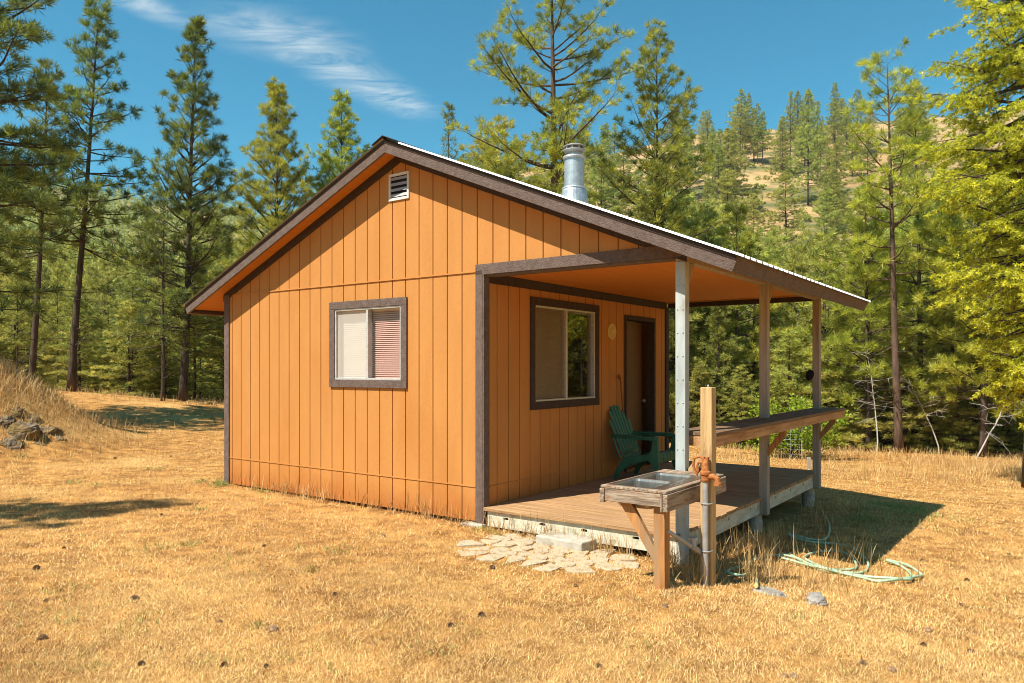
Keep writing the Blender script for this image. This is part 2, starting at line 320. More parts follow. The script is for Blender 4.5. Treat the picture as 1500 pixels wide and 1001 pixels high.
def sheet(name, X, Y, m, dz=0):
    n, k = X.shape; Z = terrain(X, Y)+dz; V = np.stack([X, Y, Z], -1).reshape(-1, 3)
    i = np.arange(n-1)[:, None]*k+np.arange(k-1)[None]; Fc = np.stack([i, i+1, i+k+1, i+k], -1).reshape(-1, 4)
    o = fast_mesh(name, V, Fc, m); o.data.polygons.foreach_set('use_smooth', np.ones(len(Fc), bool)); return struct(o)
gx, gy = np.meshgrid(np.linspace(-46, 46, 330), np.linspace(-14, 64, 290)); ground = sheet('ground', gx, gy, M['ground'])
ph = np.linspace(-math.pi, math.pi, 361); rr_ = np.concatenate([np.linspace(38, 60, 6)[:-1], np.geomspace(60, 1300, 110)])
P_, Q_ = np.meshgrid(ph, rr_); hill = sheet('hillside', Q_*np.sin(P_), Q_*np.cos(P_), M['hill'], -.25)

# ------------------------------------------------------------------ the cabin
cab = thing('cabin', 'small orange wooden cabin with brown trim, gabled roof and a roofed side porch', 'cabin', A, ROT)
YR = 1.17; SL = .4125; OH = .25; XB = 4.80; YL = 5.09; YP = -2.73; ZS = 3.995; WB = .02
def zs(y): return ZS-SL*abs(y-YR)
def boards(mb, edges, top, bottom, holes, d=.014, gap=.013, mx=None):
    """grooved siding in (s,z): boards between edges; holes: (s0,s1,z0,z1)"""
    for a, b in zip(edges[:-1], edges[1:]):
        a1, b1 = a+gap/2, b-gap/2
        cuts = sorted({a1, b1, *[h[i] for h in holes for i in (0, 1) if a1 < h[i] < b1], *([YR] if a1 < YR < b1 and top is zs2 else [])})
        for p, q in zip(cuts[:-1], cuts[1:]):
            mid = (p+q)/2; spans = [(bottom(mid), None)]
            for h in sorted(holes, key=lambda h: h[2]):
                if h[0] <= mid <= h[1]:
                    lo, _ = spans.pop()
                    if h[2]-lo > .005: spans.append((lo, h[2]))
                    spans.append((h[3], None))
            for lo, hi in spans:
                t0, t1 = (top(p), top(q)) if hi is None else (hi, hi)
                if min(t0, t1)-lo < .004: continue
                mb.prism([(p, lo), (q, lo), (q, t1), (p, t0)], 0, d, 'y', mx)
def zs2(y): return zs(y)-.012
def edges(a, b, step=.2032, off=0.0):
    e = [a]; k = math.ceil((a-off)/step+1e-6)
    while off+k*step < b-.03:
        if off+k*step > a+.03: e.append(off+k*step)
        k += 1
    return e+[b]
# frames: (s, n, z) -> cabin local;  n grows outward
MG = frame((.014, 0, 0), (0, 1, 0), (-1, 0, 0), (0, 0, 1))   # gable wall: s = y, outward -x (n=.012 is the outer face x=0)
MP = frame((0, .014, 0), (1, 0, 0), (0, -1, 0), (0, 0, 1))   # porch wall: s = x, outward -y
GW = (1.065, 2.343, 1.370, 2.385); PW = (.838, 2.378, 1.128, 2.395); DR = (3.13, 4.01, .19, 2.287); CW = .088
def inner(w): return (w[0]+CW-.01, w[1]-CW+.01, w[2]+CW-.01, w[3]-CW+.01)
def wall(name, edg, top, bottom, holes, mx, s0, s1, zt):
    mb = MB(); boards(mb, edg, top, bottom, holes, mx=mx)
    hs = sorted(holes); cur = s0                              # backing with openings, 9 cm thick
    def slab(p, q, lo, hi):
        if q-p > .004: mb.prism([(p, lo), (q, lo), (q, hi if hi is not None else top(q))]+([(YR, top(YR))] if hi is None and top is zs2 and p < YR < q else [])+[(p, hi if hi is not None else top(p))], -.09, -.0005, 'y', mx)
    for h in hs:
        slab(cur, h[0], bottom(cur+.01), None); slab(h[0], h[1], bottom(h[0]), h[2]); slab(h[0], h[1], h[3], None); cur = h[1]
    slab(cur, s1, bottom(s1-.01), None)
    return mb
g = wall('gable', edges(.08, 4.494, off=.08), zs2, lambda s: WB, [inner(GW)], MG, .0, 4.494, None)
pg = MB(); boards(pg, edges(-2.16, .08, off=.08), zs2, lambda s: 2.56, [], mx=MG); pg.prism([(-2.16, 2.565), (-.002, 2.565), (-.002, zs2(0)), (-2.16, zs2(-2.16))], -.09, -.0005, 'y', MG)
g.add(pg.v, pg.f); g.build('gable_wall', M['siding'], cab)
w2 = wall('porch', edges(.014, 4.5, off=.03), lambda s: 2.66, lambda s: .10, [inner(PW), DR], MP, .1, 4.5, None); w2.build('porch_wall', M['siding'], cab)
ML = frame((0, 4.482, 0), (1, 0, 0), (0, 1, 0), (0, 0, 1)); MBk = frame((4.488, 0, 0), (0, 1, 0), (1, 0, 0), (0, 0, 1))
wl = MB(); boards(wl, edges(.014, 4.5), lambda s: zs(4.49)-.012, lambda s: WB, [], mx=ML); wl.box(.1, 4.40, -.09, -.0005, WB, zs(4.49)-.012, ML); wl.build('left_wall', M['siding'], cab)
wb = MB(); boards(wb, edges(-.0, 4.494), zs2, lambda s: WB, [], mx=MBk); wb.prism([(.0, WB), (4.49, WB), (4.49, zs2(4.49)), (YR, zs2(YR)), (0, zs2(0))], -.09, -.0005, 'y', MBk)
wb.prism([(-2.16, 2.565), (-.002, 2.565), (-.002, zs2(0)), (-2.16, zs2(-2.16))], -.09, .01, 'y', MBk); wb.build('back_wall', M['siding'], cab)
fl = MB(); fl.box(.11, 4.39, .11, 4.38, .03, .1); fl.box(.11, 4.39, .11, 4.38, 2.60, 2.64); fl.build('interior_floor', M['interior'], cab)
# seams (z flashing) on the gable
for (n_, za, zb_) in ((-.008, .368, .381), (-.012, 2.584, 2.599)): fs_ = MB(); fs_.box(n_, .004, .092, 4.40, za, zb_); fs_.build('siding_seam', M['siding'], cab)
sk = MB(); sk.box(.1, 3.08, -.010, -.001, .362, .374); sk.build('siding_seam', M['siding'], cab)
# corner boards, frieze, header
T = MB(); T.box(-.018, .0015, .0, .092, -.05, 2.60); T.build('corner_board', M['trimz'], cab, .003)
T = MB(); T.box(-.018, .075, -.020, -.0015, -.02, 2.56); T.build('corner_board', M['trimz'], cab, .003)
T = MB(); T.box(-.018, .0015, 4.405, 4.512, -.03, zs(4.5)-.03); T.box(.003, .09, 4.496, 4.514, -.03, zs(4.5)-.03); T.build('corner_board', M['trimz'], cab, .003)
T = MB(); T.box(4.42, 4.515, -.020, -.0015, .1, 2.5); T.build('corner_board', M['darktrim'], cab, .003)
T = MB(); T.prism([(.0925, 2.552), (.0925, 2.66), (-2.075, 2.66), (-2.16, 2.625), (-2.16, 2.552)], -.018, -.0005, 'x'); T.box(.0, .14, -2.16, -.022, 2.535, 2.5545); T.build('porch_header', M['trim'], cab, .003)
T = MB(); T.box(.076, 4.419, -.020, -.0015, 2.475, 2.575); T.build('wall_trim', M['darktrim'], cab, .002)
for sgn in (1, -1):
    y1 = 4.53 if sgn > 0 else -2.2
    T = MB(); T.prism([(YR, zs(YR)-.004), (y1, zs(y1)-.004), (y1, zs(y1)-.105), (YR, zs(YR)-.105)], -.017, -.001, 'x'); T.build('frieze_board', M['darktrim'], cab, .002)
# porch ceiling
T = MB()
k = 0; x = .145
while x < 4.5:
    T.box(x, min(x+.138, 4.5), -2.10, -.022, 2.575, 2.59); x += .1405
T.box(.145, 4.5, -2.10, -.022, 2.5905, 2.60); T.build('porch_ceiling', M['soffit'], cab)
T = MB(); T.box(4.502, 4.55, -2.16, -.0, 2.50, 2.60); T.build('porch_header', M['darktrim'], cab, .003)
# roof
roof = MB()
for sgn in (1, -1):
    ye = YL-.02 if sgn > 0 else YP+.02
    roof.prism([(YR, ZS+.055), (ye, zs(ye)+.055), (ye, zs(ye)+.085), (YR, ZS+.085)], -OH-.008, XB+.005, 'x')
roof = roof.build('roof', M['darktrim'], cab)
def metal_roof():
    prof = []; x = -OH-.03
    while x < XB+.02:
        for dx_, dz in ((0, 0), (.060, 0), (.068, .018), (.092, .018), (.100, 0)): prof.append((x+dx_, dz))
        x += .152
    prof = np.array(prof); n = len(prof)
    for sgn in (1, -1):
        ye = YL+.03 if sgn > 0 else YP-.03
        V = []; 
        for (yy, off) in ((YR, 0), (ye, 0), (ye, -.006), (YR, -.006)):
            for px_, dz in prof: V.append((px_, yy, zs(yy)+.096+dz+off))
        Fc = []
        for a in range(4):
            for i in range(n-1): Fc.append((a*n+i, a*n+i+1, ((a+1) % 4)*n+i+1, ((a+1) % 4)*n+i))
        yield V, Fc
mr = MB()
for V, Fc in metal_roof(): mr.add(V, Fc)
mr.build('roof_sheet', M['roofmetal'], roof)
rc_ = MB(); rc_.prism([(YR, ZS+.128), (YR+.17, zs(YR+.17)+.122), (YR+.17, zs(YR+.17)+.116), (YR, ZS+.121), (YR-.17, zs(YR-.17)+.116), (YR-.17, zs(YR-.17)+.122)], -OH-.035, XB+.03, 'x'); rc_.build('ridge_cap', M['darktrim'], roof)
th = math.atan(SL); dd = .142*SL/(1+SL*SL)
for xo in (-OH, XB-.03):
    for sgn in (1, -1):
        ye = YL if sgn > 0 else YP; B = MB()
        B.prism([(YR, ZS-.052), (YR, ZS+.090), (ye, zs(ye)+.090), (ye-sgn*dd, zs(ye-sgn*dd)-.052)], xo, xo+.03, 'x'); B.build('bargeboard', M['trim'], roof, .003)
for sgn in (1, -1):
    ye = YL if sgn > 0 else YP; q = .035
    B = MB(); B.prism([(ye, zs(ye)+.088), (ye-sgn*dd, zs(ye-sgn*dd)-.053), (ye-sgn*(dd+q), zs(ye-sgn*(dd+q))-.053), (ye-sgn*q, zs(ye-sgn*q)+.052)], -OH+.031, XB-.031, 'x'); B.build('fascia', M['trim'], roof, .002)
    y2 = ye-sgn*(dd+q+.002)
    B = MB(); B.prism([(YR, ZS), (y2, zs(y2)), (y2, zs(y2)+.05), (YR, ZS+.05)], -OH+.031, XB-.031, 'x'); B.build('soffit', M['soffit'], roof)
# windows
def window(w, mx, name, pink):
    s0, s1, z0, z1 = w; par = bpy.data.objects.new('window', None); COL.objects.link(par); par.parent = cab
    if name: par['label'] = name
    c = MB(); n0, n1 = .0145, .038
    c.box(s0, s1, n0, n1, z1-CW, z1, mx); c.box(s0, s1, n0, n1, z0, z0+CW, mx); c.box(s0, s0+CW, n0, n1-.002, z0+CW, z1-CW, mx); c.box(s1-CW, s1, n0, n1-.002, z0+CW, z1-CW, mx)
    c.build('casing', M['trim'] if pink else M['darktrim'], par, .003)
    a0, a1, b0, b1 = s0+CW+.001, s1-CW-.001, z0+CW+.001, z1-CW-.001; m = (a0+a1)/2; f = MB(); t = .022
    f.box(a0, a1, -.05, .026, b1-t, b1, mx); f.box(a0, a1, -.05, .026, b0, b0+t, mx); f.box(a0, a0+t, -.05, .024, b0+t, b1-t, mx); f.box(a1-t, a1, -.05, .024, b0+t, b1-t, mx)
    f.box(m-.018, m+.018, -.04, .022, b0+t, b1-t, mx)
    lo, hi = (a0, m) if not pink else (m, a1)                        # sliding sash side (the left one seen from outside)
    if pink: lo, hi = m, a1
    f.build('frame', M['alu'], par, .002)
    for (u0, u1, nn) in ((a0+t, m-.018, -.020), (m+.018, a1-t, -.028)):
        p = MB(); p.add([(u0, nn, b0+t), (u1, nn, b0+t), (u1, nn, b1-t), (u0, nn, b1-t)], [(0, 1, 2, 3)], mx); p.build('pane', M['glass' if pink else 'porchglass'], par, fix=False)
    s = MB(); s.add([(lo+.02, -.001, b0+t), (hi-.02, -.001, b0+t), (hi-.02, -.001, b1-t), (lo+.02, -.001, b1-t)], [(0, 1, 2, 3)], mx); s.build('insect_screen', M['screen' if pink else 'darkscreen'], par)
    # blind slats (one mesh): closed behind the screen, half open on the other side
    bl = MB(); br_ = MB(); z = b0+.03
    while z < b1-.03:
        for (u0, u1, tilt) in ((a0+.01, m-.004, 1), (m+.004, a1-.01, 1))[:2 if pink else 1]:
            is_screen = (u0 >= lo-.02 and u1 <= hi+.02); e = .0105 if is_screen else .0085; dn = .004 if is_screen else .007
            (bl if is_screen else br_).add([(u0, -.07-dn, z+e), (u1, -.07-dn, z+e), (u1, -.07+dn, z-e), (u0, -.07+dn, z-e)], [(0, 1, 2, 3)], mx)
        z += .0225
    bl.box(a0+.005, a1-.005, -.095, -.055, b1-.035, b1-.004, mx); bl.build('blind', M['blind' if pink else 'dimblind'], par, fix=False)
    if pink:
        br_.build('blind', M['pinkblind'], par, fix=False)
        cu = MB(); n = 30; pts = []
        for i in range(n+1): pts.append((a0+(m-a0)*i/n, -.13+.012*math.sin(i*1.4)))
        for (p0, p1) in zip(pts[:-1], pts[1:]): cu.add([(p0[0], p0[1], b0), (p1[0], p1[1], b0), (p1[0], p1[1], b1-.17), (p0[0], p0[1], b1-.17)], [(0, 1, 2, 3)], mx)
        cu.build('curtain', M['pinkcloth'], par, fix=False)
    return par
window(GW, MG, 'sunlit window in the gable wall with drawn blinds', True)
window(PW, MP, 'shaded porch window reflecting trees', False)
# gable vent
v = MB(); y0, y1, z0, z1 = 1.035, 1.345, 3.472, 3.775
v.box(-.016, .002, y0, y1, z1-.03, z1); v.box(-.016, .002, y0, y1, z0, z0+.03); v.box(-.0155, .002, y0, y0+.028, z0+.03, z1-.03); v.box(-.0155, .002, y1-.028, y1, z0+.03, z1-.03)
v = v.build('gable_vent', M['whitemetal'], cab, .002)
q = MB(); q.box(-.002, .0, y0+.02, y1-.02, z0+.02, z1-.02); q.build('backing', M['black'], v)
q = MB()
for i in range(4):
    z = z0+.04+i*.062; q.add([(-.016, y0+.025, z), (-.016, y1-.025, z), (-.003, y1-.025, z+.036), (-.003, y0+.025, z+.036)], [(0, 1, 2, 3)])
q.build('louvre', M['vent'], v)
# door, slightly ajar
dr = MB(); dr.box(0, .855, 0, .044, .205, 2.255); d_ = dr.build('door', M['door'], cab, .003); d_.location = (3.146, .03, 0); d_.rotation_euler = (0, 0, R(9.5))
kn = MB(); kn.lathe([(.006, 0), (.010, .004), (.010, .03), (.026, .04), (.028, .055), (.018, .066), (.004, .07)], 14, Matrix.Translation((.79, 0, 1.12)) @ Matrix.Rotation(R(90), 4, 'X')); kn.build('handle', M['pipe'], d_, smooth=True)
j = MB(); j.box(3.10, 3.145, -.022, .1, .19, 2.32); j.box(3.995, 4.04, -.022, .1, .19, 2.32); j.box(3.1455, 3.9945, -.021, .1, 2.262, 2.32); j.build('door_frame', M['darktrim'], cab, .003)
# chimney
ch = bpy.data.objects.new('chimney', None); COL.objects.link(ch); ch.parent = cab; cy = .44; cxx = 2.52; zb = zs(cy)+.05
ch.location = (cxx, cy, 0)
c = MB(); c.lathe([(.185, zb-.1), (.185, zb+.06), (.165, zb+.2), (.150, zb+.24)], 28); c.build('flashing', M['galv'], ch, smooth=False)
c = MB(); c.lathe([(.158, zb+.225), (.165, zb+.235), (.158, zb+.25), (.132, zb+.255), (.132, zb+.62), (.15, zb+.625), (.155, zb+.645), (.15, zb+.66), (.118, zb+.662)], 28); o = c.build('pipe', M['galv'], ch)
c = MB(); c.lathe([(.10, zb+.66), (.10, zb+.71), (.118, zb+.715), (.145, zb+.735), (.145, zb+.748), (.10, zb+.752)], 28)
for i in range(9):
    a = 2*math.pi*i/9; c.box(.118, .132, -.010, .010, zb+.745, zb+.785, Matrix.Rotation(a, 4, 'Z'))
c.lathe([(.10, zb+.752), (.09, zb+.785), (.146, zb+.786), (.148, zb+.796), (.10, zb+.818), (.02, zb+.828)], 28); c.build('cap', M['vent'], ch)
# deck
dk = bpy.data.objects.new('porch_deck', None); COL.objects.link(dk); dk.parent = cab; DZ = .178; YE = -2.10
b = MB(); x = .0
i = 0
while x < 4.80:
    e = random.uniform(-.012, .012); dz = random.uniform(-.002, .002); b.box(x-.028 if i == 0 else x, min(x+.137, 4.84), YE-.03+e, -.022, DZ-.034, DZ+dz); x += .1425; i += 1
b.build('decking', M['deck'], dk, .003)
def slotted(s0, s1, z0, z1, slots, th_, mx):
    mb = MB(); rect = [(s0, z0), (s1, z0), (s1, z1), (s0, z1)]; hs = []
    for (c, zc, hw, hh) in slots:
        ring = []
        for k in range(16):
            a = 2*math.pi*k/16; u = math.cos(a)*hh; w_ = math.sin(a)*hh; u += math.copysign(hw-hh, u) if abs(u) > 1e-6 else 0; ring.append((c+u, zc+w_))
        hs.append(ring)
    polys = [rect]+hs; flat = [p for P in polys for p in P]
    for n_ in (0, th_):
        tri = tessellate_polygon([[Vector((u, w_, 0)) for u, w_ in P] for P in polys]); mb.add([(u, n_, w_) for u, w_ in flat], [tuple(t) for t in tri], mx)
    for P in polys:
        m_ = len(P); mb.add([(u, 0, w_) for u, w_ in P]+[(u, th_, w_) for u, w_ in P], [(a, (a+1) % m_, (a+1) % m_+m_, a+m_) for a in range(m_)], mx)
    return mb
MF = frame((0, 0, 0), (0, -1, 0), (1, 0, 0), (0, 0, 1))           # s = -y, n = +x
slotted(.055, 2.12, -.012, DZ-.036, [(s, .085, .034, .014) for s in (.285, .72, 1.19, 1.72)], .04, MF).build('rim_board', M['rim'], dk)
MR = frame((0, YE, 0), (1, 0, 0), (0, 1, 0), (0, 0, 1))
slotted(.042, 4.84, -.012, DZ-.036, [(s, .09, .022, .016) for s in (.62, 1.30, 1.95, 2.85, 3.45, 4.05, 4.45)], .04, MR).build('rim_board', M['rim'], dk)
jb = MB(); jb.box(.3, 4.8, -2.05, -.1, DZ-.16, DZ-.12); jb.box(4.8, 4.838, -2.05, -.03, -.012, DZ-.036); jb.build('under_deck_dark', M['black'], dk)  # black sheet and end board: the darkness below the decking put in as colour
for (px_, lab) in ((.02, 0), (2.30, 0), (4.55, 0), (1.2, 1), (3.6, 1)):
    c = MB(); yy = YE+.02 if not lab else -.9; wx, wy, _ = W(px_, yy); gz = TZ(wx, wy)-.1
    c.lathe([(.085, gz), (.085, -.10), (.078, -.09), (.076, -.0125)], 18, center=(px_+.03, yy+.06)); c.build('pier', M['concrete'], dk)
# porch posts
def post(x0, m, z0, gus):
    p = MB(); p.box(x0, x0+.09, -2.185, -2.095+(.0 if z0 > 0 else 0), z0, 2.51); o = p.build('porch_post', m, cab, .004)
    if gus:
        gq = MB(); gq.prism([(x0+.092, 2.505), (x0+.092, 2.31), (x0+.15, 2.37), (x0+.21, 2.505)], -2.18, -2.16, 'y'); gq.build('gusset', M['postgrey'], o, .002)
    return o
p1 = post(.0, M['postpale'], -.16, True); post(2.255, M['postgrey'], -.02, True); post(4.50, M['postgrey'], -.02, False)
for i in range(11):
    for yy in (-2.115, -2.165): bt = MB(); bt.lathe([(.006, 0), (.006, .004), (.002, .006)], 8, Matrix.Translation((0, yy, .3+i*.2)) @ Matrix.Rotation(R(-90), 4, 'Y')); bt.build('bolt', M['pipe'], p1)
bm_ = MB(); bm_.box(.0, 4.60, -2.185, -2.10, 2.512, 2.612); bm_.build('porch_beam', M['postgrey'], cab, .003)
# bar counter along the porch posts
bc = bpy.data.objects.new('bar_counter', None); COL.objects.link(bc); bc.parent = cab; ZC = 1.052
t = MB()
for (ya, yb) in ((-2.045, -2.094), (-2.188, -2.30), (-2.308, -2.425)): t.box(.094, 4.96, ya, yb, ZC-.034, ZC)
for (xa, xb) in ((.0945, 2.252), (2.348, 4.497), (4.593, 4.96)): t.box(xa, xb, -2.0945, -2.1875, ZC-.034, ZC-.002)
t.build('counter_top', M['counter'], bc, .004)
t = MB(); t.box(.10, 4.93, -2.415, -2.378, ZC-.125, ZC-.035); t.box(.10, .137, -2.377, -2.095, ZC-.124, ZC-.0355); t.box(.10, 4.93, -2.094, -2.056, ZC-.12, ZC-.036)
t.build('counter_frame', M['cedar'], bc, .004)
for x0 in (.055, 2.29, 4.53):
    k = MB(); k.prism([(-2.186, ZC-.42), (-2.186, ZC-.33), (-2.33, ZC-.128), (-2.377, ZC-.128), (-2.377, ZC-.19)], x0-.02, x0+.02, 'x'); k.build('brace', M['orangewood'] if x0 > 1 else M['cedarz'], bc, .003)

# ------------------------------------------------------------------ things on and beside the cabin
def to_world(o, x, y, z=0, rz=0): o.location = W(x, y, z); o.rotation_euler = (0, 0, ROT+rz)
# plaque
o = thing('wall_plaque', 'round ochre plaque hanging on the porch wall between window and door', 'plaque'); to_world(o, 2.735, -.0005, 2.08)
mq = Matrix.Rotation(R(90), 4, 'X'); p = MB(); p.lathe([(.108, 0), (.112, .010), (.104, .018), (.092, .016), (.088, .012), (.03, .016), (.004, .016)], 36, mq); p.build('disc', M['plaque'], o, smooth=True)
p = MB()
for i in range(12): a = i*math.pi/6; p.add([(.05*math.cos(a-.12), .05*math.sin(a-.12), .017), (.05*math.cos(a+.12), .05*math.sin(a+.12), .017), (.082*math.cos(a), .082*math.sin(a), .018)], [(0, 1, 2)], mq)
p.lathe([(.042, .014), (.036, .024), (.012, .028), (.002, .028)], 20, mq); p.build('sun_relief', M['plaque'], o)
# walking stick
o = thing('walking_stick', 'thin brown hooked walking stick leaning on the porch wall beside the door', 'walking stick'); to_world(o, 0, 0, 0)
p = MB(); p.tube([(3.04, -.06, DZ), (3.0, -.055, .7), (2.925, -.04, 1.40), (2.91, -.036, 1.47), (2.885, -.034, 1.505), (2.86, -.036, 1.49), (2.855, -.04, 1.45)], [.012, .012, .011, .012, .013, .013, .012], 8); p.build('shaft', M['stick'], o, smooth=True)
# black clip on far post
o = thing('black_bracket', 'small black oval bracket fixed to the farthest porch post above the counter', 'bracket'); to_world(o, 4.50, -2.06, 1.50)
p = MB(); p.lathe([(.01, -.075), (.035, -.06), (.052, -.02), (.052, .025), (.036, .06), (.01, .075)], 16, Matrix.Scale(.55, 4, (1, 0, 0)) @ Matrix.Rotation(R(18), 4, 'X')); p.build('cup', M['black'], o, smooth=True)
p = MB(); p.box(-.008, .02, -.034, .0, -.012, .012); p.build('arm', M['black'], o)
# green plastic adirondack chair
CHX, CHY = 2.80, -.47
ang = math.atan2(-.586, .81)
o = thing('plastic_chair', 'dark green plastic garden chair with fan slat back on the porch deck', 'chair', W(CHX, CHY, DZ+.002), ang)
def chair(o):
    def strip(mb, pts, y0, y1, thk, y0b=None, y1b=None):
        n = len(pts); vs = []; fs = []
        for i, (x, z) in enumerate(pts):
            tt = i/(n-1); a = y0+((y0b if y0b is not None else y0)-y0)*tt; b_ = y1+((y1b if y1b is not None else y1)-y1)*tt
            p0 = pts[max(i-1, 0)]; p1_ = pts[min(i+1, n-1)]; d = Vector((p1_[0]-p0[0], 0, p1_[1]-p0[1])).normalized(); nn = Vector((-d.z, 0, d.x))*thk
            vs += [(x, a, z), (x, b_, z), (x+nn.x, b_, z+nn.z), (x+nn.x, a, z+nn.z)]
        for i in range(n-1):
            for k in range(4): fs.append((i*4+k, i*4+(k+1) % 4, i*4+4+(k+1) % 4, i*4+4+k))
        fs += [(3, 2, 1, 0), (n*4-4, n*4-3, n*4-2, n*4-1)]
        mb.add(vs, fs)
    s = MB()
    sp = [(-.24, .235), (-.1, .245), (.05, .275), (.2, .325), (.29, .352), (.335, .345), (.35, .31), (.352, .235)]
    for i in range(5): y = -.255+i*.104; strip(s, sp, y, y+.094, .014)
    s.box(.335, .349, -.255, .255, .236, .255); s.box(-.02, .0, -.26, .26, .235, .25); s.box(.34, .352, -.255, .255, .335, .345); s.build('seat', M['green'], o, .004)
    b = MB(); n = 7
    for i in range(n):
        u = (i-(n-1)/2)/((n-1)/2); top = .93-.19*u*u*(.6+.4*abs(u))
        tt = (top-.2)/.73
        def bx_(z): return -.20-.31*((z-.2)/.73)-.03*((z-.2)/.73)**2
        zz = [.2+(top-.2)*k/5 for k in range(6)]; ya = u*.185; yb = u*.252
        strip(b, [(bx_(z), z) for z in zz], ya-.025, ya+.025, .014, yb-.034, yb+.034)
    b.box(-.265, -.245, -.22, .22, .31, .345); b.add([(-.41, -.25, .60), (-.41, .25, .60), (-.432, .25, .645), (-.432, -.25, .645), (-.39, -.25, .60), (-.39, .25, .60), (-.412, .25, .645), (-.412, -.25, .645)], [(0, 1, 2, 3), (7, 6, 5, 4), (0, 4, 5, 1), (3, 2, 6, 7), (0, 3, 7, 4), (1, 5, 6, 2)])
    b.build('backrest', M['green'], o, .005)
    for sy in (-1, 1):
        a = MB(); pl = [(-.42, .275), (-.40, .30), (-.1, .36), (.22, .375), (.33, .37), (.365, .345), (.37, .30), (.35, .272), (.2, .262), (-.1, .268), (-.36, .262)]
        a.prism([(x, sy*y) for x, y in pl], .545, .568, 'z'); a.prism([(x*.985, sy*(y*.99 if y > .3 else y*1.012)) for x, y in pl], .522, .545, 'z'); a.build('arm', M['green'], o, .008)
        l = MB(); l.prism([(.27, .53), (.35, .53), (.365, .36), (.375, .18), (.39, 0), (.335, 0), (.30, .12), (.262, .215), (.20, .265), (.20, .34), (.25, .40)], sy*.272, sy*.312, 'y'); l.build('leg', M['green'], o, .007)
        l = MB(); l.prism([(.20, .34), (.20, .265), (.08, .235), (-.04, .205), (-.16, .155), (-.27, .07), (-.31, 0), (-.37, 0), (-.34, .09), (-.27, .20), (-.20, .28), (-.06, .30), (.06, .32)], sy*.268, sy*.302, 'y'); l.build('leg', M['green'], o, .007)
        l = MB(); l.tube([(-.38, sy*.285, .535), (-.33, sy*.285, .42), (-.25, sy*.285, .27)], [.016, .016, .014], 8); l.build('arm_support', M['green'], o)
chair(o); o.scale = (.86, 1, 1)
# outdoor sink stand
N0 = np.array([1.085, 5.27]); SA = R(53.5); ZT = .728
o = thing('outdoor_sink', 'weathered wooden sink stand with two stainless bowls at the porch corner', 'sink stand', (N0[0], N0[1], 0), SA)
SLn, SW = 1.10, .53
t = MB(); x0, x1, y0, y1 = .060, .86, .085, .485
t.box(0, x0, 0, SW, ZT-.02, ZT); t.box(x1, SLn, 0, SW, ZT-.02, ZT-.001); t.box(x0, x1, 0, y0, ZT-.02, ZT-.0015); t.box(x0, x1, y1, SW, ZT-.02, ZT-.001); t.build('top_board', M['oldwood'], o, .004)
a = MB(); a.box(-.002, .036, .045, SW-.037, ZT-.115, ZT-.022); a.build('apron', M['oldwoody'], o, .005); a = MB(); a.box(-.012, SLn, SW-.036, SW+.002, ZT-.125, ZT-.022); a.build('apron', M['oldwood'], o, .005)
a = MB(); a.box(-.005, SLn+.03, -.010, .028, ZT-.145, ZT-.022); a.box(-.012, .034, .029, .0445, ZT-.15, ZT-.0225); a.build('apron', M['oldwood'], o, .005)
def bowl(mb, X0, X1, Y0, Y1, dep, sx0, sx1, sy0, sy1):
    """rim rectangle sx..sy with a rounded bowl opening X..Y"""
    def ring(z, ins, r):
        pts = []; a0, a1, b0, b1 = X0+ins, X1-ins, Y0+ins, Y1-ins
        for (cx_, cy_, st) in ((a1-r, b1-r, 0), (a0+r, b1-r, 90), (a0+r, b0+r, 180), (a1-r, b0+r, 270)):
            for k in range(5): a = R(st+k*22.5); pts.append((cx_+r*math.cos(a), cy_+r*math.sin(a), z))
        return pts
    rings = [ring(0, -.006, .05), ring(-.004, 0, .045), ring(-.02, .004, .045), ring(-dep+.03, .012, .05), ring(-dep+.008, .025, .05), ring(-dep, .05, .04)]
    n = 20; vs = [p for r in rings for p in r]; fs = []
    for i in range(len(rings)-1):
        for k in range(n): fs.append((i*n+k, i*n+(k+1) % n, (i+1)*n+(k+1) % n, (i+1)*n+k))
    fs.append(tuple(range((len(rings)-1)*n, len(rings)*n))); mx = Matrix.Translation((0, 0, ZT+.003)); mb.add(vs, fs, mx)
    ro = ring(0, -.006, .05); outer = [(sx0, sy0), (sx1, sy0), (sx1, sy1), (sx0, sy1)]
    tri = tessellate_polygon([[Vector((*p, 0)) for p in outer], [Vector((p[0], p[1], 0)) for p in ro]]); mb.add([(*p, 0) for p in outer]+ro, [tuple(t_) for t_ in tri], mx)
for (xa, xb, s0, s1) in ((.080, .445, .05, .465), (.475, .845, .465, .875)):
    q = MB(); bowl(q, xa, xb, .145, .475, .17, s0, s1, .055, .495); q.build('sink_bowl', M['steel'], o, smooth=False, fix=False)
q = MB(); 
for e in ((.05, .875, .051, .055), (.05, .875, .495, .499)): q.box(e[0], e[1], e[2], e[3], ZT-.0, ZT+.004)
q.box(.046, .050, .051, .499, ZT, ZT+.004); q.box(.875, .879, .051, .499, ZT, ZT+.004)
for xx in (.30, .40, .50): q.lathe([(.018, ZT+.0035), (.018, ZT+.007), (.010, ZT+.0075)], 14, center=(xx, .095))
q.build('sink_rim', M['steel'], o)
gz = TZ(*N0)-.15
q = MB(); q.box(.037, .125, .029, .118, gz, ZT-.0225); q.build('leg', M['orangewood'], o, .005)
q = MB(); q.prism([(.119, .20), (.119, .315), (.36, ZT-.024), (.465, ZT-.024)], .05, .088, 'x'); q.build('brace', M['orangewood'], o, .004)
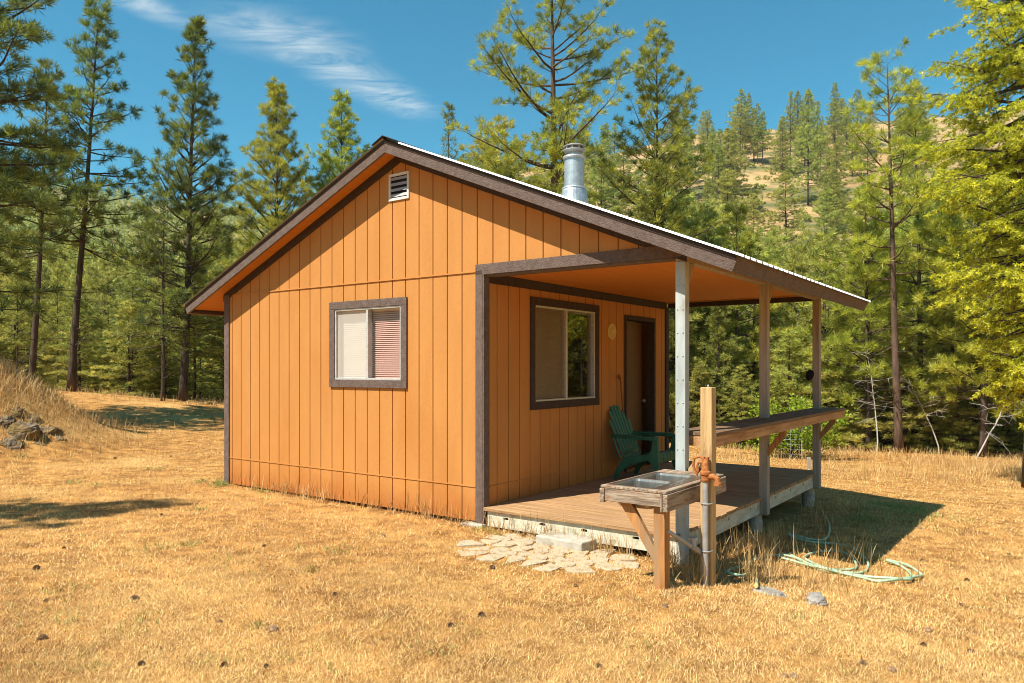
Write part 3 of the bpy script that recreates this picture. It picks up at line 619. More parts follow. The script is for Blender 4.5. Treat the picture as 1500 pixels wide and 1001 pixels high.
q = MB(); q.tube([(.08, .04, .44), (.22, -.02, .35), (.32, -.052, .29)], .016, 10); q.tube([(.32, -.052, .29), (.45, -.098, .21)], .022, 12); q.lathe([(.026, -.0), (.026, .05), (.034, .05), (.034, .07), (.02, .07)], 14, Matrix.Translation((.335, -.056, .285))); q.build('drain_pipe', M['pipe'], o)
q = MB(); q.lathe([(.03, 0), (.03, .02), (.02, .022), (.02, .05), (.008, .055)], 14, Matrix.Translation((.126, .075, .56)) @ Matrix.Rotation(R(-90), 4, 'Y')); q.build('drain_fitting', M['whitemetal'], o)
# yard hydrant on its post
hx, hy = 1.462, 5.585; gz = TZ(hx, hy)-.15
o = thing('yard_hydrant', 'rusty yard hydrant strapped to a tall wooden post beside the sink', 'hydrant', (hx, hy, 0), SA)
q = MB(); q.box(-.0445, .0445, -.0445, .0445, gz, 1.455); q.build('post', M['cedarz'], o, .005)
q = MB(); q.lathe([(.008, 0), (.008, .012), (.003, .02)], 10, Matrix.Translation((0, .0, 1.455))); q.build('nail', M['pipe'], o)
hm = Matrix.Translation((-.078, -.010, 0))
q = MB(); q.lathe([(.021, gz), (.021, .79)], 16, hm); q.build('riser_pipe', M['pipe'], o)
q = MB(); q.lathe([(.026, .76), (.032, .775), (.032, .81), (.040, .815), (.040, .835), (.030, .845), (.026, .90), (.018, .915), (.018, .93)], 16, hm); q.box(-.018, .018, -.024, -.006, .87, .945, hm); q.box(-.018, .018, .006, .024, .87, .945, hm); q.build('head', M['rust'], o, .003)
q = MB(); q.tube([(-.078, -.02, .80), (-.078, -.07, .805), (-.078, -.10, .79), (-.078, -.105, .745)], [.022, .022, .022, .024], 12); q.lathe([(.03, .74), (.03, .765)], 12, Matrix.Translation((-.078, -.105, 0))); q.build('spout', M['rust'], o)
q = MB(); q.tube([(-.078, .0, .925), (-.078, .03, .945), (-.078, .075, .93), (-.078, .085, .88), (-.078, .07, .825), (-.078, .055, .81), (-.078, .048, .83), (-.078, .055, .87), (-.078, .045, .90), (-.078, .005, .905)], .010, 8); q.tube([(-.095, 0, .93), (-.06, 0, .93)], .008, 8); q.build('handle', M['rust'], o)
for z in (.60, .25): q = MB(); q.tube([(-.03, .046, z), (-.085, .020, z), (-.104, -.01, z), (-.085, -.04, z), (-.03, -.046, z)], .005, 6); q.build('strap', M['pipe'], o)
# step block and foundation block
o = thing('concrete_block', 'pale concrete step block lying against the front edge of the porch deck', 'step block'); 
bw = np.array([W(-.16, -.83), W(-.16, -1.36)]); c_ = bw.mean(0); to_world(o, -.175, -1.10, TZ(c_[0], c_[1])+.03, R(-4))
q = MB(); q.box(-.125, .125, -.26, .26, -.06, .065); q.build('slab', M['concrete'], o, .012)
o = thing('foundation_block', 'small grey footing block under the cabin corner beside the flagstones', 'footing block'); to_world(o, -.02, .10, -.06, R(5))
q = MB(); q.box(-.07, .10, -.13, .13, -.06, .065); q.build('block', M['concrete'], o, .012)
# flagstones
def clip(poly, nx, ny, d):
    out = []; n = len(poly)
    for i in range(n):
        p, q_ = poly[i], poly[(i+1) % n]; a = p[0]*nx+p[1]*ny-d; b_ = q_[0]*nx+q_[1]*ny-d
        if a <= 0: out.append(p)
        if a*b_ < 0: t_ = a/(a-b_); out.append((p[0]+(q_[0]-p[0])*t_, p[1]+(q_[1]-p[1])*t_))
    return out
def px_ground(px, py):
    g_ = ground_at(px, py); return g_[:2]
region = [px_ground(*p) for p in ((678, 806), (706, 793), (760, 788), (820, 792), (885, 812), (915, 818), (912, 832), (860, 840), (795, 831), (735, 824))]
rp = np.array(region); seeds = []
def inside(p):
    c = False; n = len(region)
    for i in range(n):
        (x1_, y1_), (x2_, y2_) = region[i], region[(i+1) % n]
        if (y1_ > p[1]) != (y2_ > p[1]) and p[0] < (x2_-x1_)*(p[1]-y1_)/(y2_-y1_)+x1_: c = not c
    return c
tries = 0
while len(seeds) < 60 and tries < 20000:
    p = (random.uniform(rp[:, 0].min(), rp[:, 0].max()), random.uniform(rp[:, 1].min(), rp[:, 1].max())); tries += 1
    if inside(p) and all(math.hypot(p[0]-s[0], p[1]-s[1]) > .15 for s in seeds): seeds.append(p)
for i, s in enumerate(seeds):
    poly = [(s[0]-.35, s[1]-.35), (s[0]+.35, s[1]-.35), (s[0]+.35, s[1]+.35), (s[0]-.35, s[1]+.35)]
    for k, t_ in enumerate(seeds):
        if k != i:
            dx_, dy_ = t_[0]-s[0], t_[1]-s[1]; L_ = math.hypot(dx_, dy_); nx, ny = dx_/L_, dy_/L_; mid = (s[0]+t_[0])/2*nx+(s[1]+t_[1])/2*ny
            poly = clip(poly, nx, ny, mid-.010)
    if len(poly) < 3: continue
    poly = [((p[0]-s[0])*random.uniform(.95, 1), (p[1]-s[1])*random.uniform(.95, 1)) for p in poly]
    poly = [p if math.hypot(*p) < .17 else (p[0]*.17/math.hypot(*p), p[1]*.17/math.hypot(*p)) for p in poly]
    poly = [(a[0]*(1-t_)+b_[0]*t_+random.gauss(0, .006), a[1]*(1-t_)+b_[1]*t_+random.gauss(0, .006)) for a, b_ in zip(poly, poly[1:]+poly[:1]) for t_ in (.12, .5, .88)]
    q = MB(); q.prism(poly, -.06, .006+random.uniform(0, .009), 'z'); o = q.build('flagstone', M['stone'], None, .010)
    o.location = (s[0], s[1], TZ(*s)); o.rotation_euler = (random.uniform(-.03, .03), random.uniform(-.03, .03), 0)
    tag(o, 'pale flat flagstone set in the dry ground before the porch deck', 'flagstone', 'flagstones in front of the porch')
# garden hose
hz = [(515, 225), (545, 295), (528, 352), (450, 350), (362, 332), (372, 346), (450, 362), (540, 372), (640, 400), (720, 470), (690, 508), (560, 497), (450, 462), (432, 442), (470, 415), (560, 410), (640, 440), (668, 488), (600, 497), (480, 490), (390, 470), (310, 432), (360, 425), (430, 470), (560, 505), (700, 535), (780, 548), (890, 546), (960, 532), (962, 512), (900, 478), (806, 458), (870, 478), (915, 512), (912, 546), (800, 540), (680, 520), (520, 495), (400, 455), (300, 436), (210, 448), (150, 480), (80, 512), (140, 530), (190, 512), (212, 545), (212, 585)]
pts = []
for i, (u, v_) in enumerate(hz):
    g_ = ground_at(1040+u/3.117, 680+v_/3.117); pts.append(Vector((g_[0], g_[1], 0)))
def catmull(P, n=8):
    out = []
    for i in range(len(P)-1):
        p0, p1_, p2, p3 = P[max(i-1, 0)], P[i], P[i+1], P[min(i+2, len(P)-1)]
        for k in range(n):
            t_ = k/n; out.append(.5*((2*p1_)+(p2-p0)*t_+(2*p0-5*p1_+4*p2-p3)*t_*t_+(3*p1_-p0-3*p2+p3)*t_**3))
    return out+[P[-1]]
hp = catmull(pts); zz = terrain(np.array([p.x for p in hp]), np.array([p.y for p in hp]))
for i, p in enumerate(hp): p.z = zz[i]+.014+.012*(1+math.sin(i*.21))
o = thing('garden_hose', 'loosely looped pale green garden hose lying on the dry grass right of the sink', 'hose')
q = MB(); q.tube(hp, .0115, 8); q.build('tube', M['hose'], o, smooth=True)
q = MB(); e = hp[-1]; d = (hp[-1]-hp[-3]).normalized(); q.tube([e, e+d*.035, e+d*.05], [.016, .016, .012], 10); q.build('coupling', M['plaque'], o)

# rocks
def rock(name, r, m, seed, label, cat, loc, sq=(1, 1, .7), group=None):
    bm = bmesh.new(); bmesh.ops.create_icosphere(bm, subdivisions=5, radius=1); rs = np.random.default_rng(seed); D = rs.normal(size=(14, 3)); D /= np.linalg.norm(D, axis=1)[:, None]; hgt = rs.uniform(.55, .95, 14)
    for v_ in bm.verts:
        p = np.array(v_.co); s_ = min(1, min((h_/max(1e-3, p@d_) if p@d_ > 0 else 9) for h_, d_ in zip(hgt, D))); p = p*s_; q_ = Vector(p)*2.2+Vector((seed, 0, 0)); p = p*(1+.16*mnoise.fractal(q_, 1.0, 2.1, 6)+.05*mnoise.noise(q_*4)); v_.co = Vector(p*np.array(sq)*r)
    me = bpy.data.meshes.new(name); bm.to_mesh(me); bm.free(); me.materials.append(m); o = bpy.data.objects.new(name, me); COL.objects.link(o); o.location = loc; o.rotation_euler = (0, 0, seed)
    return tag(o, label, cat, group)
g_ = ground_at(1195, 887); rock('rock', .085, M['greyrock'], 5, 'fist-sized grey rock sunk in dry grass in front of the hose', 'rock', (g_[0], g_[1], g_[2]+.01))
g_ = ground_at(1130, 870); rock('rock', .17, M['greyrock'], 8, 'flat grey boulder flush with the ground under the hose end', 'rock', (g_[0], g_[1], g_[2]-.02), (1.2, .8, .3))
for i, (px_, py_, r_, lab) in enumerate(((14, 606, .17, 'dark rock high on the grassy bank at the left edge'), (40, 617, .15, 'angular mossy rock on the upper right shoulder of the left bank'), (26, 638, .30, 'broad mossy boulder in the middle of the left bank'), (60, 634, .21, 'dark boulder on the right part of the rocky bank'), (3, 652, .24, 'low lichen covered rock at the foot of the left bank'), (76, 645, .15, 'dark boulder at the right end of the rocky bank'), (44, 655, .15, 'small brown rock at the foot of the bank below the dark boulders'), (2, 622, .2, 'jagged rock cut by the left edge of the photo, halfway up the bank'))):
    g_ = ground_at(px_, py_)
    rock('boulder', r_, M['rock'], 20+i, lab, 'boulder', (g_[0], g_[1]+.15, g_[2]-.05), (1.25, .9, .8))

# ------------------------------------------------------------------ foliage generators
def unit(v): return v/np.maximum(np.linalg.norm(v, axis=-1, keepdims=True), 1e-9)
def needle_mesh(P0, P1, k, L, w, a=(.25, 1.0), up=.15, rg=None, tb=.5, fan=False):
    """k needles about every twig P0->P1; returns verts, tris, tint"""
    n = len(P0); d = unit(P1-P0)[:, None]; u = rg.random((n, k, 1))**.6
    base = P0[:, None]+(P1-P0)[:, None]*u
    rv = unit(rg.normal(size=(n, k, 3))); av = rg.uniform(*a, (n, k, 1))
    v = unit(d*av+rv*.75+np.array([0, 0, up])); Ln = L*rg.uniform(.7, 1.15, (n, k, 1)); tip = base+v*Ln
    side = unit(np.cross(v, unit(rg.normal(size=(n, k, 3)))))*w*.5
    mid = base+v*Ln*.45
    V = np.stack([base, mid+side, tip, mid-side], 2).reshape(-1, 3); Fc = np.arange(len(V)).reshape(-1, 4)
    tt = np.repeat(rg.normal(tb, .22, (n, 1)), k, 1)+rg.normal(0, .10, (n, k)); return V, Fc, tt.ravel()
def limb(mb, p, d, L, r0, r1, n, rg, bend, wig=.10, sides=5):
    pts = [p.copy()]; q = p.copy(); d = d.copy()
    for i in range(n):
        d = unit(d+np.array([0, 0, bend])/n+rg.normal(0, wig, 3)*np.array([1, 1, .6])); q = q+d*L/n; pts.append(q.copy())
    pts = np.array(pts)
    if mb is not None: mb.tube(pts, np.linspace(r0, r1, n+1), sides, cap=False)
    return pts
def conifer(seed, h, r0, crown, spread, lean=(0, 0), shape='cone', step=.42, per=5, twig=.42, dens=.22, needle=(18, .19, .014), e0=-8, e1=55, bend=.35, tb=.5, dead=8, fir=False, twigmesh=True, bare=None, up=.15, curve=0, eln=8):
    """one conifer: returns trunk MB and crown arrays. crown = height fraction where living branches begin"""
    rg = np.random.default_rng(seed); tr = MB(); n = 16; pts = []; rad = []
    for i in range(n+1):
        t = i/n; w_ = .04*math.sin(t*5+seed)*(1-t)*min(1, t*4); pts.append((lean[0]*t+w_+curve*math.sin(math.pi*t), lean[1]*t+w_*.6, h*t)); rad.append(r0*((1-t)**.85*.94+.06*(1-t)+.012)*(1.25-.25*min(1, t*14)))
    tr.tube(pts, rad, 10); pa = np.array(pts)
    def at(z): return np.array([np.interp(z, pa[:, 2], pa[:, 0]), np.interp(z, pa[:, 2], pa[:, 1]), z]), np.interp(z, pa[:, 2], rad)
    P0 = []; P1 = []; z = crown*h; azi = rg.uniform(0, 6.28)
    while z < h*.985:
        t = (z-crown*h)/(h*(1-crown)); 
        if shape == 'cone': Lb = spread*((1-t)**.85)*(.55+.45*min(1, t*5+.3))
        elif shape == 'open': Lb = spread*(.35+.65*math.sin(math.pi*(.18+.78*t)))*(1-.55*max(0, t-.6)/.4)
        else: Lb = spread*min(1, (1-t)*2.4)**.8*(.7+.3*math.sin(t*9+seed))
        m = max(3, int(round(per*(.7+.3*(1-t))+rg.uniform(-1, 1))))
        for b_ in range(m):
            az = azi+b_*2*math.pi/m+rg.normal(0, .25); azi += .9
            L_ = Lb*rg.uniform(.55, 1.12)+.12
            if rg.random() < (.10 if shape == 'cone' else .16): L_ *= .45
            el = R(e0+(e1-e0)*t**.9+rg.normal(0, eln)); d = np.array([math.cos(az)*math.cos(el), math.sin(az)*math.cos(el), math.sin(el)])
            p, r_ = at(min(z+rg.uniform(-.12, .12), h*.99)); nb = 6
            br = limb(tr, p, d, L_, min(r_*.55, .012+.014*L_), .004, nb, rg, bend*(1-.6*t), .09, 4)
            seg = np.diff(br, axis=0); cum = np.r_[0, np.cumsum(np.linalg.norm(seg, axis=1))]
            s = max(L_*(bare if bare is not None else .28), .10)
            P0.append(br[-2]*.5+br[-1]*.5); P1.append(br[-1]+unit(seg[-1])*.05)
            sd = 1
            while s < L_*.97:
                q = np.array([np.interp(s, cum, br[:, j]) for j in range(3)]); k = min(nb-1, int(s/L_*nb)); dd_ = unit(seg[k]); sd = -sd; big = L_ > 1.3 and rg.random() < .34
                lat = unit(np.cross(dd_, [0, 0, 1.])+1e-6)*sd; tl = twig*rg.uniform(.5, 1.2)*(.45+.9*(1-s/L_))*min(1.3, .55+L_*.28)*(2.0 if big else 1)
                td = unit(dd_*rg.uniform(.5, 1.1)+lat*rg.uniform(.4, 1.0)+np.array([0, 0, rg.uniform(-.15, .55) if not fir else rg.uniform(-.75, .05)]))
                e_ = q+td*tl
                if twigmesh: tr.tube([q, q+td*tl*.55+np.array([0, 0, -.012]), e_], [.006, .005, .003], 3, cap=False)
                if fir:
                    P0.append(q+td*tl*.1); P1.append(e_); ns = int(tl/.09)
                    for j in range(1, ns):
                        c = q+td*tl*j/ns; l2 = unit(np.cross(td, [0, 0, 1.])+1e-6)*(1 if j % 2 else -1); P0.append(c); P1.append(c+unit(td*.7+l2*.8+np.array([0, 0, -.25]))*.16*rg.uniform(.6, 1.2))
                else:
                    P0.append(q+td*tl*.72); P1.append(e_)
                    if tl > .46:
                        for j in range(1, int(tl/.15)):
                            l2 = unit(np.cross(td, [0, 0, 1.])+1e-6)*(1 if j % 2 else -1); c = q+td*(.15*j+.06); e2 = c+unit(td*.8+l2*rg.uniform(.4, 1)+np.array([0, 0, rg.uniform(0, .7)]))*rg.uniform(.10, .22)
                            P0.append(c*.5+e2*.5); P1.append(e2)
                            if twigmesh: tr.tube([c, e2], [.004, .003], 3, cap=False)
                    elif tl > .22:
                        l2 = unit(np.cross(td, [0, 0, 1.])+1e-6)*(1 if rg.random() < .5 else -1); e2 = q+td*tl*.55+unit(td+l2*.9+np.array([0, 0, .4]))*tl*.45
                        P0.append(q*.3+e2*.7); P1.append(e2)
                s += dens*rg.uniform(.6, 1.4)
        z += step*rg.uniform(.75, 1.25)*(1-.45*t)
    for _ in range(dead):
        z = rg.uniform(.10, crown+.05)*h; az = rg.uniform(0, 6.28); p, r_ = at(z); limb(tr, p, np.array([math.cos(az), math.sin(az), rg.uniform(-.3, .2)]), rg.uniform(.3, spread*.6), .014, .003, 5, rg, -.1, .2, 4)
    p, _ = at(h*.985); P0.append(p); P1.append(p+np.array([0, 0, .12]))
    V, Fc, tt = needle_mesh(np.array(P0), np.array(P1), *needle, rg=rg, tb=tb, up=up, a=((.2, 1.1) if not fir else (.3, .9)))
    return tr, V, Fc, tt, len(P0)
def plant_tree(name, con, label, cat, loc, mat_leaf, mat_bark, rot=0, group=None):
    tr, V, Fc, tt, _ = con; o = thing(name, label, cat, loc, rot, group)
    tr.build('trunk', mat_bark, o, smooth=True, fix=False); fast_mesh('crown', V, Fc, mat_leaf, tt, o); return o
def spot(px, py, Y): x = (px-CX)/F*Y; return (x, Y, TZ(x, Y)-.06)
def htop(py, Y, loc): return H-(py-HY)/F*Y-loc[2]
TREES = []
def hero(name, label, px, Y, pytop, pxtop=None, leaf='needles', bark='bark', cat='tree', **kw):
    loc = spot(px, 0, Y); h = htop(pytop, Y, loc); lx = ((pxtop if pxtop is not None else px)-px)/F*Y
    o = plant_tree(name, conifer(h=h, lean=(lx, 0), **kw), label, cat, loc, M[leaf], M[bark]); TREES.append((loc[0], loc[1])); return o
hero('pine_tree', 'tall slender leaning pine on the left meadow, second bare trunk from the left edge', 104, 23, -2, 146, seed=11, r0=.115, crown=.38, spread=2.1, shape='cone', step=.42, e0=-14, e1=45, tb=.45, dead=30, dens=.26, needle=(34, .23, .016))
hero('pine_tree', 'slim pine left of the leaning pine with a dark bare lower trunk', 46, 22.5, 92, 72, seed=12, r0=.10, crown=.42, spread=1.6, shape='cone', step=.42, e0=-10, e1=40, tb=.48, dead=22, dens=.26, needle=(34, .23, .016))
hero('pine_tree', 'bushy tall pine standing just left of the cabin eave with a spire top', 268, 23, 33, 287, seed=13, r0=.125, crown=.20, spread=2.5, shape='cone', step=.42, e0=-6, e1=62, per=6, tb=.42, dead=14, dens=.26, needle=(34, .23, .016), bend=.6)
hero('pine_tree', 'short thin pine crowded against the left side of the bushy spire pine', 238, 22, 285, 240, seed=14, r0=.06, crown=.30, spread=1.6, shape='cone', step=.36, tb=.3, dead=12, e0=-15, e1=35, dens=.26)
hero('pine_tree', 'big overhanging pine at the left edge with boughs filling the upper corner', -80, 16, -330, -70, seed=15, r0=.20, crown=.18, spread=2.5, shape='open', step=.40, e0=-25, e1=30, per=6, tb=.42, dead=8, dens=.23, needle=(34, .23, .016), bend=.35)
hero('pine_tree', 'pointed pine rising behind the left roof slope, nearer the bushy spire pine', 405, 27, 126, 405, seed=16, r0=.12, crown=.12, spread=3.5, shape='cone', step=.36, e0=-5, e1=60, per=6, tb=.6, leaf='needles2', dens=.26, needle=(34, .23, .016))
hero('pine_tree', 'broad pointed pine rising just left of the roof peak', 500, 29, 141, 500, seed=17, r0=.12, crown=.12, spread=3.8, shape='cone', step=.36, e0=-5, e1=58, per=6, tb=.55, leaf='needles2', dens=.26, needle=(34, .23, .016))
hero('pine_tree', 'largest pine behind the cabin with long curved limbs beside the chimney', 815, 25, -70, 808, seed=18, r0=.24, crown=.40, spread=3.3, shape='open', step=.58, e0=-22, e1=30, per=4, tb=.62, leaf='needles2', bark='redbark', dead=12, dens=.23, needle=(34, .23, .016), bend=.95, bare=.24)
hero('pine_tree', 'tall upright pine right of the chimney with upswept open branches', 962, 26, 40, 962, seed=29, r0=.125, crown=.42, spread=3.6, shape='cone', step=.52, e0=-2, e1=55, per=5, tb=.55, leaf='needles2', dead=16, dens=.26, needle=(34, .23, .016), bend=.7)
hero('pine_tree', 'small pine top peeking over the roof just right of the peak', 657, 30, 152, 657, seed=20, r0=.10, crown=.3, spread=1.5, shape='cone', step=.40, tb=.45, e1=60, dens=.26)
hero('pine_tree', 'low yellow green pine showing over the roof left of the largest pine', 730, 27, 186, 730, seed=21, r0=.13, crown=.3, spread=2.6, shape='open', step=.36, tb=.85, leaf='needles2', dens=.24, e1=35, needle=(34, .23, .016))
hero('pine_tree', 'tall open crowned pine on the right with a long reddish bare trunk', 1317, 22, 78, 1299, seed=22, r0=.12, crown=.44, spread=1.75, shape='open', step=.55, e0=-10, e1=42, per=4, tb=.68, leaf='needles2', bark='redbark', dead=30, dens=.26, needle=(34, .23, .016), bend=.7)
hero('pine_tree', 'second tall pine close behind the open crowned pine, its top half hidden', 1352, 25, 150, 1340, seed=23, r0=.11, crown=.36, spread=2.4, shape='cone', step=.44, tb=.65, leaf='needles2', dead=14, dens=.26, needle=(34, .23, .016))
hero('fir_tree', 'bright yellow green fir with drooping boughs filling the right edge', 1516, 14.5, -520, 1512, seed=24, leaf='firneedles', bark='bark', r0=.18, crown=.12, spread=1.95, shape='cyl', step=.30, per=9, twig=.62, dens=.13, needle=(22, .075, .020), e0=-22, e1=25, bend=-.05, fir=True, tb=.60, dead=4, up=-.02, eln=20)
hero('pine_tree', 'pine seen between the two nearer porch posts, dark straight trunk', 1079, 27, 300, 1079, seed=25, r0=.11, crown=.36, spread=2.3, shape='cone', step=.40, tb=.6, leaf='needles2', dens=.26, needle=(34, .23, .016))
hero('pine_tree', 'leafy young pine right of the porch roof corner', 1272, 23.5, 275, 1268, seed=26, r0=.08, crown=.20, spread=2.2, shape='cone', step=.34, tb=.7, leaf='needles2', dens=.25, needle=(34, .23, .016))
hero('pine_tree', 'low branching pine in front of the fir at the right edge of the clearing', 1440, 22, 240, 1446, seed=27, r0=.11, crown=.20, spread=2.6, shape='open', step=.36, tb=.7, leaf='needles2', dens=.25, e1=40, needle=(34, .23, .016))
# two pines beside the camera on the left, out of the frame: their shade crosses the meadow
for i, (x, y, hh, sd_) in enumerate(((-9.3, 4.9, 9.0, 41), (-13.9, 11.2, 10.5, 42), (-12.0, 4.2, 10.0, 43), (-16.0, 11.5, 11.0, 44))):
    loc = (x, y, TZ(x, y)-.06); plant_tree('pine_tree', conifer(seed=sd_, h=hh, r0=.13, crown=.45, spread=1.5, shape='cone', step=.42, dens=.24, needle=(30, .23, .02)), 'pine standing outside the left edge whose shade falls across the meadow', 'tree', loc, M['needles'], M['bark'], group='pines shading the meadow')

# ---- the stands of trees behind: prototypes, then copies
PRO = []
for i, (hh, sp, shp, cr, e1_, tb_) in enumerate(((10, 1.9, 'cone', .14, 50, .5), (11.5, 1.8, 'cone', .32, 55, .45), (9, 2.0, 'open', .18, 40, .62), (12.5, 2.1, 'cone', .36, 50, .5), (8, 1.7, 'cone', .08, 45, .6), (11, 1.5, 'cone', .12, 40, .4), (10.5, 2.2, 'open', .3, 35, .58))):
    tr, V, Fc, tt, n_ = conifer(seed=60+i, h=hh, r0=.10, crown=cr, spread=sp*1.35, shape=shp, step=.42, per=5, dens=.27, needle=(22, .25, .026), e0=-12, e1=e1_, tb=tb_, dead=10, twigmesh=False)
    a = tr.build('trunk', M['bark'], None, smooth=True, fix=False); b = fast_mesh('crown', V, Fc, M['forest'], tt); COL.objects.unlink(a); COL.objects.unlink(b); PRO.append((hh, a, b))
def copy_pine(k, loc, h, rot, label, group, name='pine_tree', wid=1.0):
    hh, a, b = PRO[k]; s = h/hh
    o = thing(name, label, 'tree', loc, rot, group); o.scale = (s*wid, s*wid, s)
    for q_ in (a, b): c = q_.copy(); COL.objects.link(c); c.parent = o
    return o
rf = random.Random(5)
def free(x, y, r): return all((x-a)**2+(y-b)**2 > r*r for a, b in TREES)
def stand(n, p0, p1, d0, d1, ytop, label, group, rmin=1.5, tries=4000, hmin=4, hmax=15):
    k = 0
    for _ in range(tries):
        if k >= n: break
        Y = 1/rf.uniform(1/d1, 1/d0); px = rf.uniform(p0, p1); x = (px-CX)/F*Y
        if not free(x, Y, rmin): continue
        z = TZ(x, Y); yt = np.interp(px, *ytop)+rf.uniform(-25, 95); h = H-(yt-HY)/F*Y-z
        h = min(max(h, hmin), hmax)
        copy_pine(rf.randrange(7), (x, Y, z-.08), h, rf.uniform(0, 6.28), label, group, wid=rf.uniform(.85, 1.15)); TREES.append((x, Y)); k += 1
YL_TOP = ([-200, 0, 100, 200, 340, 420, 560, 640], [370, 360, 375, 375, 340, 330, 300, 300])
YR_TOP = ([640, 700, 760, 860, 960, 1060, 1120, 1250, 1330, 1420, 1600], [290, 255, 260, 265, 290, 335, 345, 330, 300, 260, 230])
stand(38, -160, 350, 25.5, 40, YL_TOP, 'pine in the sunlit stand beyond the meadow left of the cabin', 'pines beyond the left meadow', 1.7)
stand(16, -160, 350, 40, 75, YL_TOP, 'pine in the deeper wood beyond the meadow left of the cabin', 'pines deeper in the left wood', 2.6)
stand(6, 350, 640, 30, 60, YL_TOP, 'pine mostly hidden behind the cabin roof', 'pines hidden behind the cabin', 2.2)
stand(48, 640, 1640, 24.5, 36, YR_TOP, 'pine in the dense stand behind the porch and along the clearing', 'pines behind the porch and clearing', 1.5)
stand(34, 640, 1640, 36, 75, YR_TOP, 'pine in the deeper wood at the foot of the dry hill', 'pines at the foot of the hill', 2.4)
stand(14, 1740, 2300, 14, 25, ([1700, 2300], [150, 100]), 'pine standing beyond the right edge, mirrored in the porch window', 'pines right of the photo', 1.5)
def young(n, p0, p1, d0, d1, label, group):
    k = 0
    for _ in range(3000):
        if k >= n: break
        px = rf.uniform(p0, p1); Y = rf.uniform(d0, d1); x = (px-CX)/F*Y
        if not free(x, Y, .9): continue
        copy_pine(rf.choice((0, 4, 4)), (x, Y, TZ(x, Y)-.35), rf.uniform(2.2, 4.8), rf.uniform(0, 6.28), label, group, wid=rf.uniform(1.3, 1.8)); TREES.append((x, Y)); k += 1
young(30, 1010, 1640, 23.5, 28, 'young bushy pine at the forest edge behind the porch and clearing', 'young pines at the right forest edge')
young(16, -120, 345, 25, 29, 'young bushy pine at the forest edge beyond the left meadow', 'young pines at the left forest edge')
# scattered pines on the dry hill
k = 0
for _ in range(3000):
    if k >= 90: break
    px = rf.choice((rf.uniform(640, 1640), rf.uniform(840, 1260))); py = rf.uniform(200, 420)
    g_ = ground_at(px, py, 70, 235)
    if g_ is None or g_[1] < 78: continue
    dens_ = .5+.5*math.sin(g_[0]*.06+1)*math.cos(g_[1]*.05)
    if rf.random() > .25+.75*dens_ or not free(g_[0], g_[1], 3.6): continue
    if 1090 < px < 1260 and 262 < py < 345 and rf.random() < .8: continue
    copy_pine(rf.choice((0, 1, 3, 4, 5)), (g_[0], g_[1], g_[2]-.1), rf.uniform(9, 17), rf.uniform(0, 6.28), 'pine scattered on the dry grassy hill behind the cabin', 'pines scattered over the dry hill', wid=rf.uniform(1.15, 1.6)); TREES.append((g_[0], g_[1])); k += 1
for (px, py, h_) in ((1074, 199, 6), (1110, 240, 15), (1158, 232, 17), (1184, 300, 22), (1198, 262, 17), (1222, 236, 15), (1240, 245, 14)):
    g_ = ground_at(px, py, 70, 239) or ground_at(px, py+8, 70, 239)
    if g_ is not None: copy_pine(rf.choice((0, 1, 4, 5)), (g_[0], g_[1], g_[2]-.1), h_, rf.uniform(0, 6.28), 'pine scattered on the dry grassy hill behind the cabin', 'pines scattered over the dry hill', wid=.9)
# far wooded hill on the left: one mass
def far_wood():
    rg = np.random.default_rng(3); Vs = []; Fs = []; T_ = []; o_ = 0; n = 0
    while n < 4200:
        px = rg.uniform(-250, 640); Y = rg.uniform(85, 680); x = (px-CX)/F*Y
        c = math.sin(x*.021+1)*math.cos(Y*.017)+.5*math.sin(x*.05+Y*.04)
        if c < rg.uniform(-1.5, .5): continue
        z = TZ(x, Y); h = rg.uniform(8, 15); r = h*rg.uniform(.14, .2); m = 46
        t = rg.random(m)**.8; a = rg.uniform(0, 6.28, m); rad = r*(1-t)*rg.uniform(.5, 1.1, m)+.15
        cen = np.stack([x+np.cos(a)*rad, Y+np.sin(a)*rad, z+h*(.1+.9*t)], -1); s = (.35+.6*(1-t))*h*.085
        d1_ = unit(rg.normal(size=(m, 3)))*s[:, None]; d2_ = unit(np.stack([np.cos(a), np.sin(a), -.5*np.ones(m)], -1))*s[:, None]*1.3
        V = np.stack([cen-d1_, cen+d2_, cen+d1_, cen-d2_*.6], 1).reshape(-1, 3); Vs.append(V); Fs.append(np.arange(m*4).reshape(-1, 4)+o_); o_ += m*4; T_.append(rg.normal(rg.uniform(.25, .7), .1, m)); n += 1
    return fast_mesh('far_forest', np.concatenate(Vs), np.concatenate(Fs), M['forest'], np.concatenate(T_))
tag(far_wood(), 'distant wood of small conifers covering the hazy hill at left', 'forest', kind='stuff')
# hillside scrub: one mass of low brush
def brush():
    rg = np.random.default_rng(9); C = []
    while len(C) < 900:
        px = rg.uniform(640, 1640); Y = rg.uniform(80, 236); x = (px-CX)/F*Y; C.append((x, Y, TZ(x, Y), rg.uniform(.4, 1.5)))
    C = np.array(C); m = 40; n = len(C); dv = unit(rg.normal(size=(n, m, 3))); dv[..., 2] = np.abs(dv[..., 2])*.8; cen = C[:, None, :3]+dv*C[:, None, 3:]*rg.uniform(.5, 1, (n, m, 1))
    a = unit(rg.normal(size=(n, m, 3)))*.22*C[:, None, 3:]; b = unit(np.cross(a, rg.normal(size=(n, m, 3))))*.22*C[:, None, 3:]
    V = np.stack([cen-a, cen+b, cen+a, cen-b], 2).reshape(-1, 3); return fast_mesh('hill_scrub', V, np.arange(len(V)).reshape(-1, 4), M['forest'], rg.normal(.6, .15, n*m))
tag(brush(), 'low olive scrub dotted over the dry hill', 'scrub', kind='stuff')
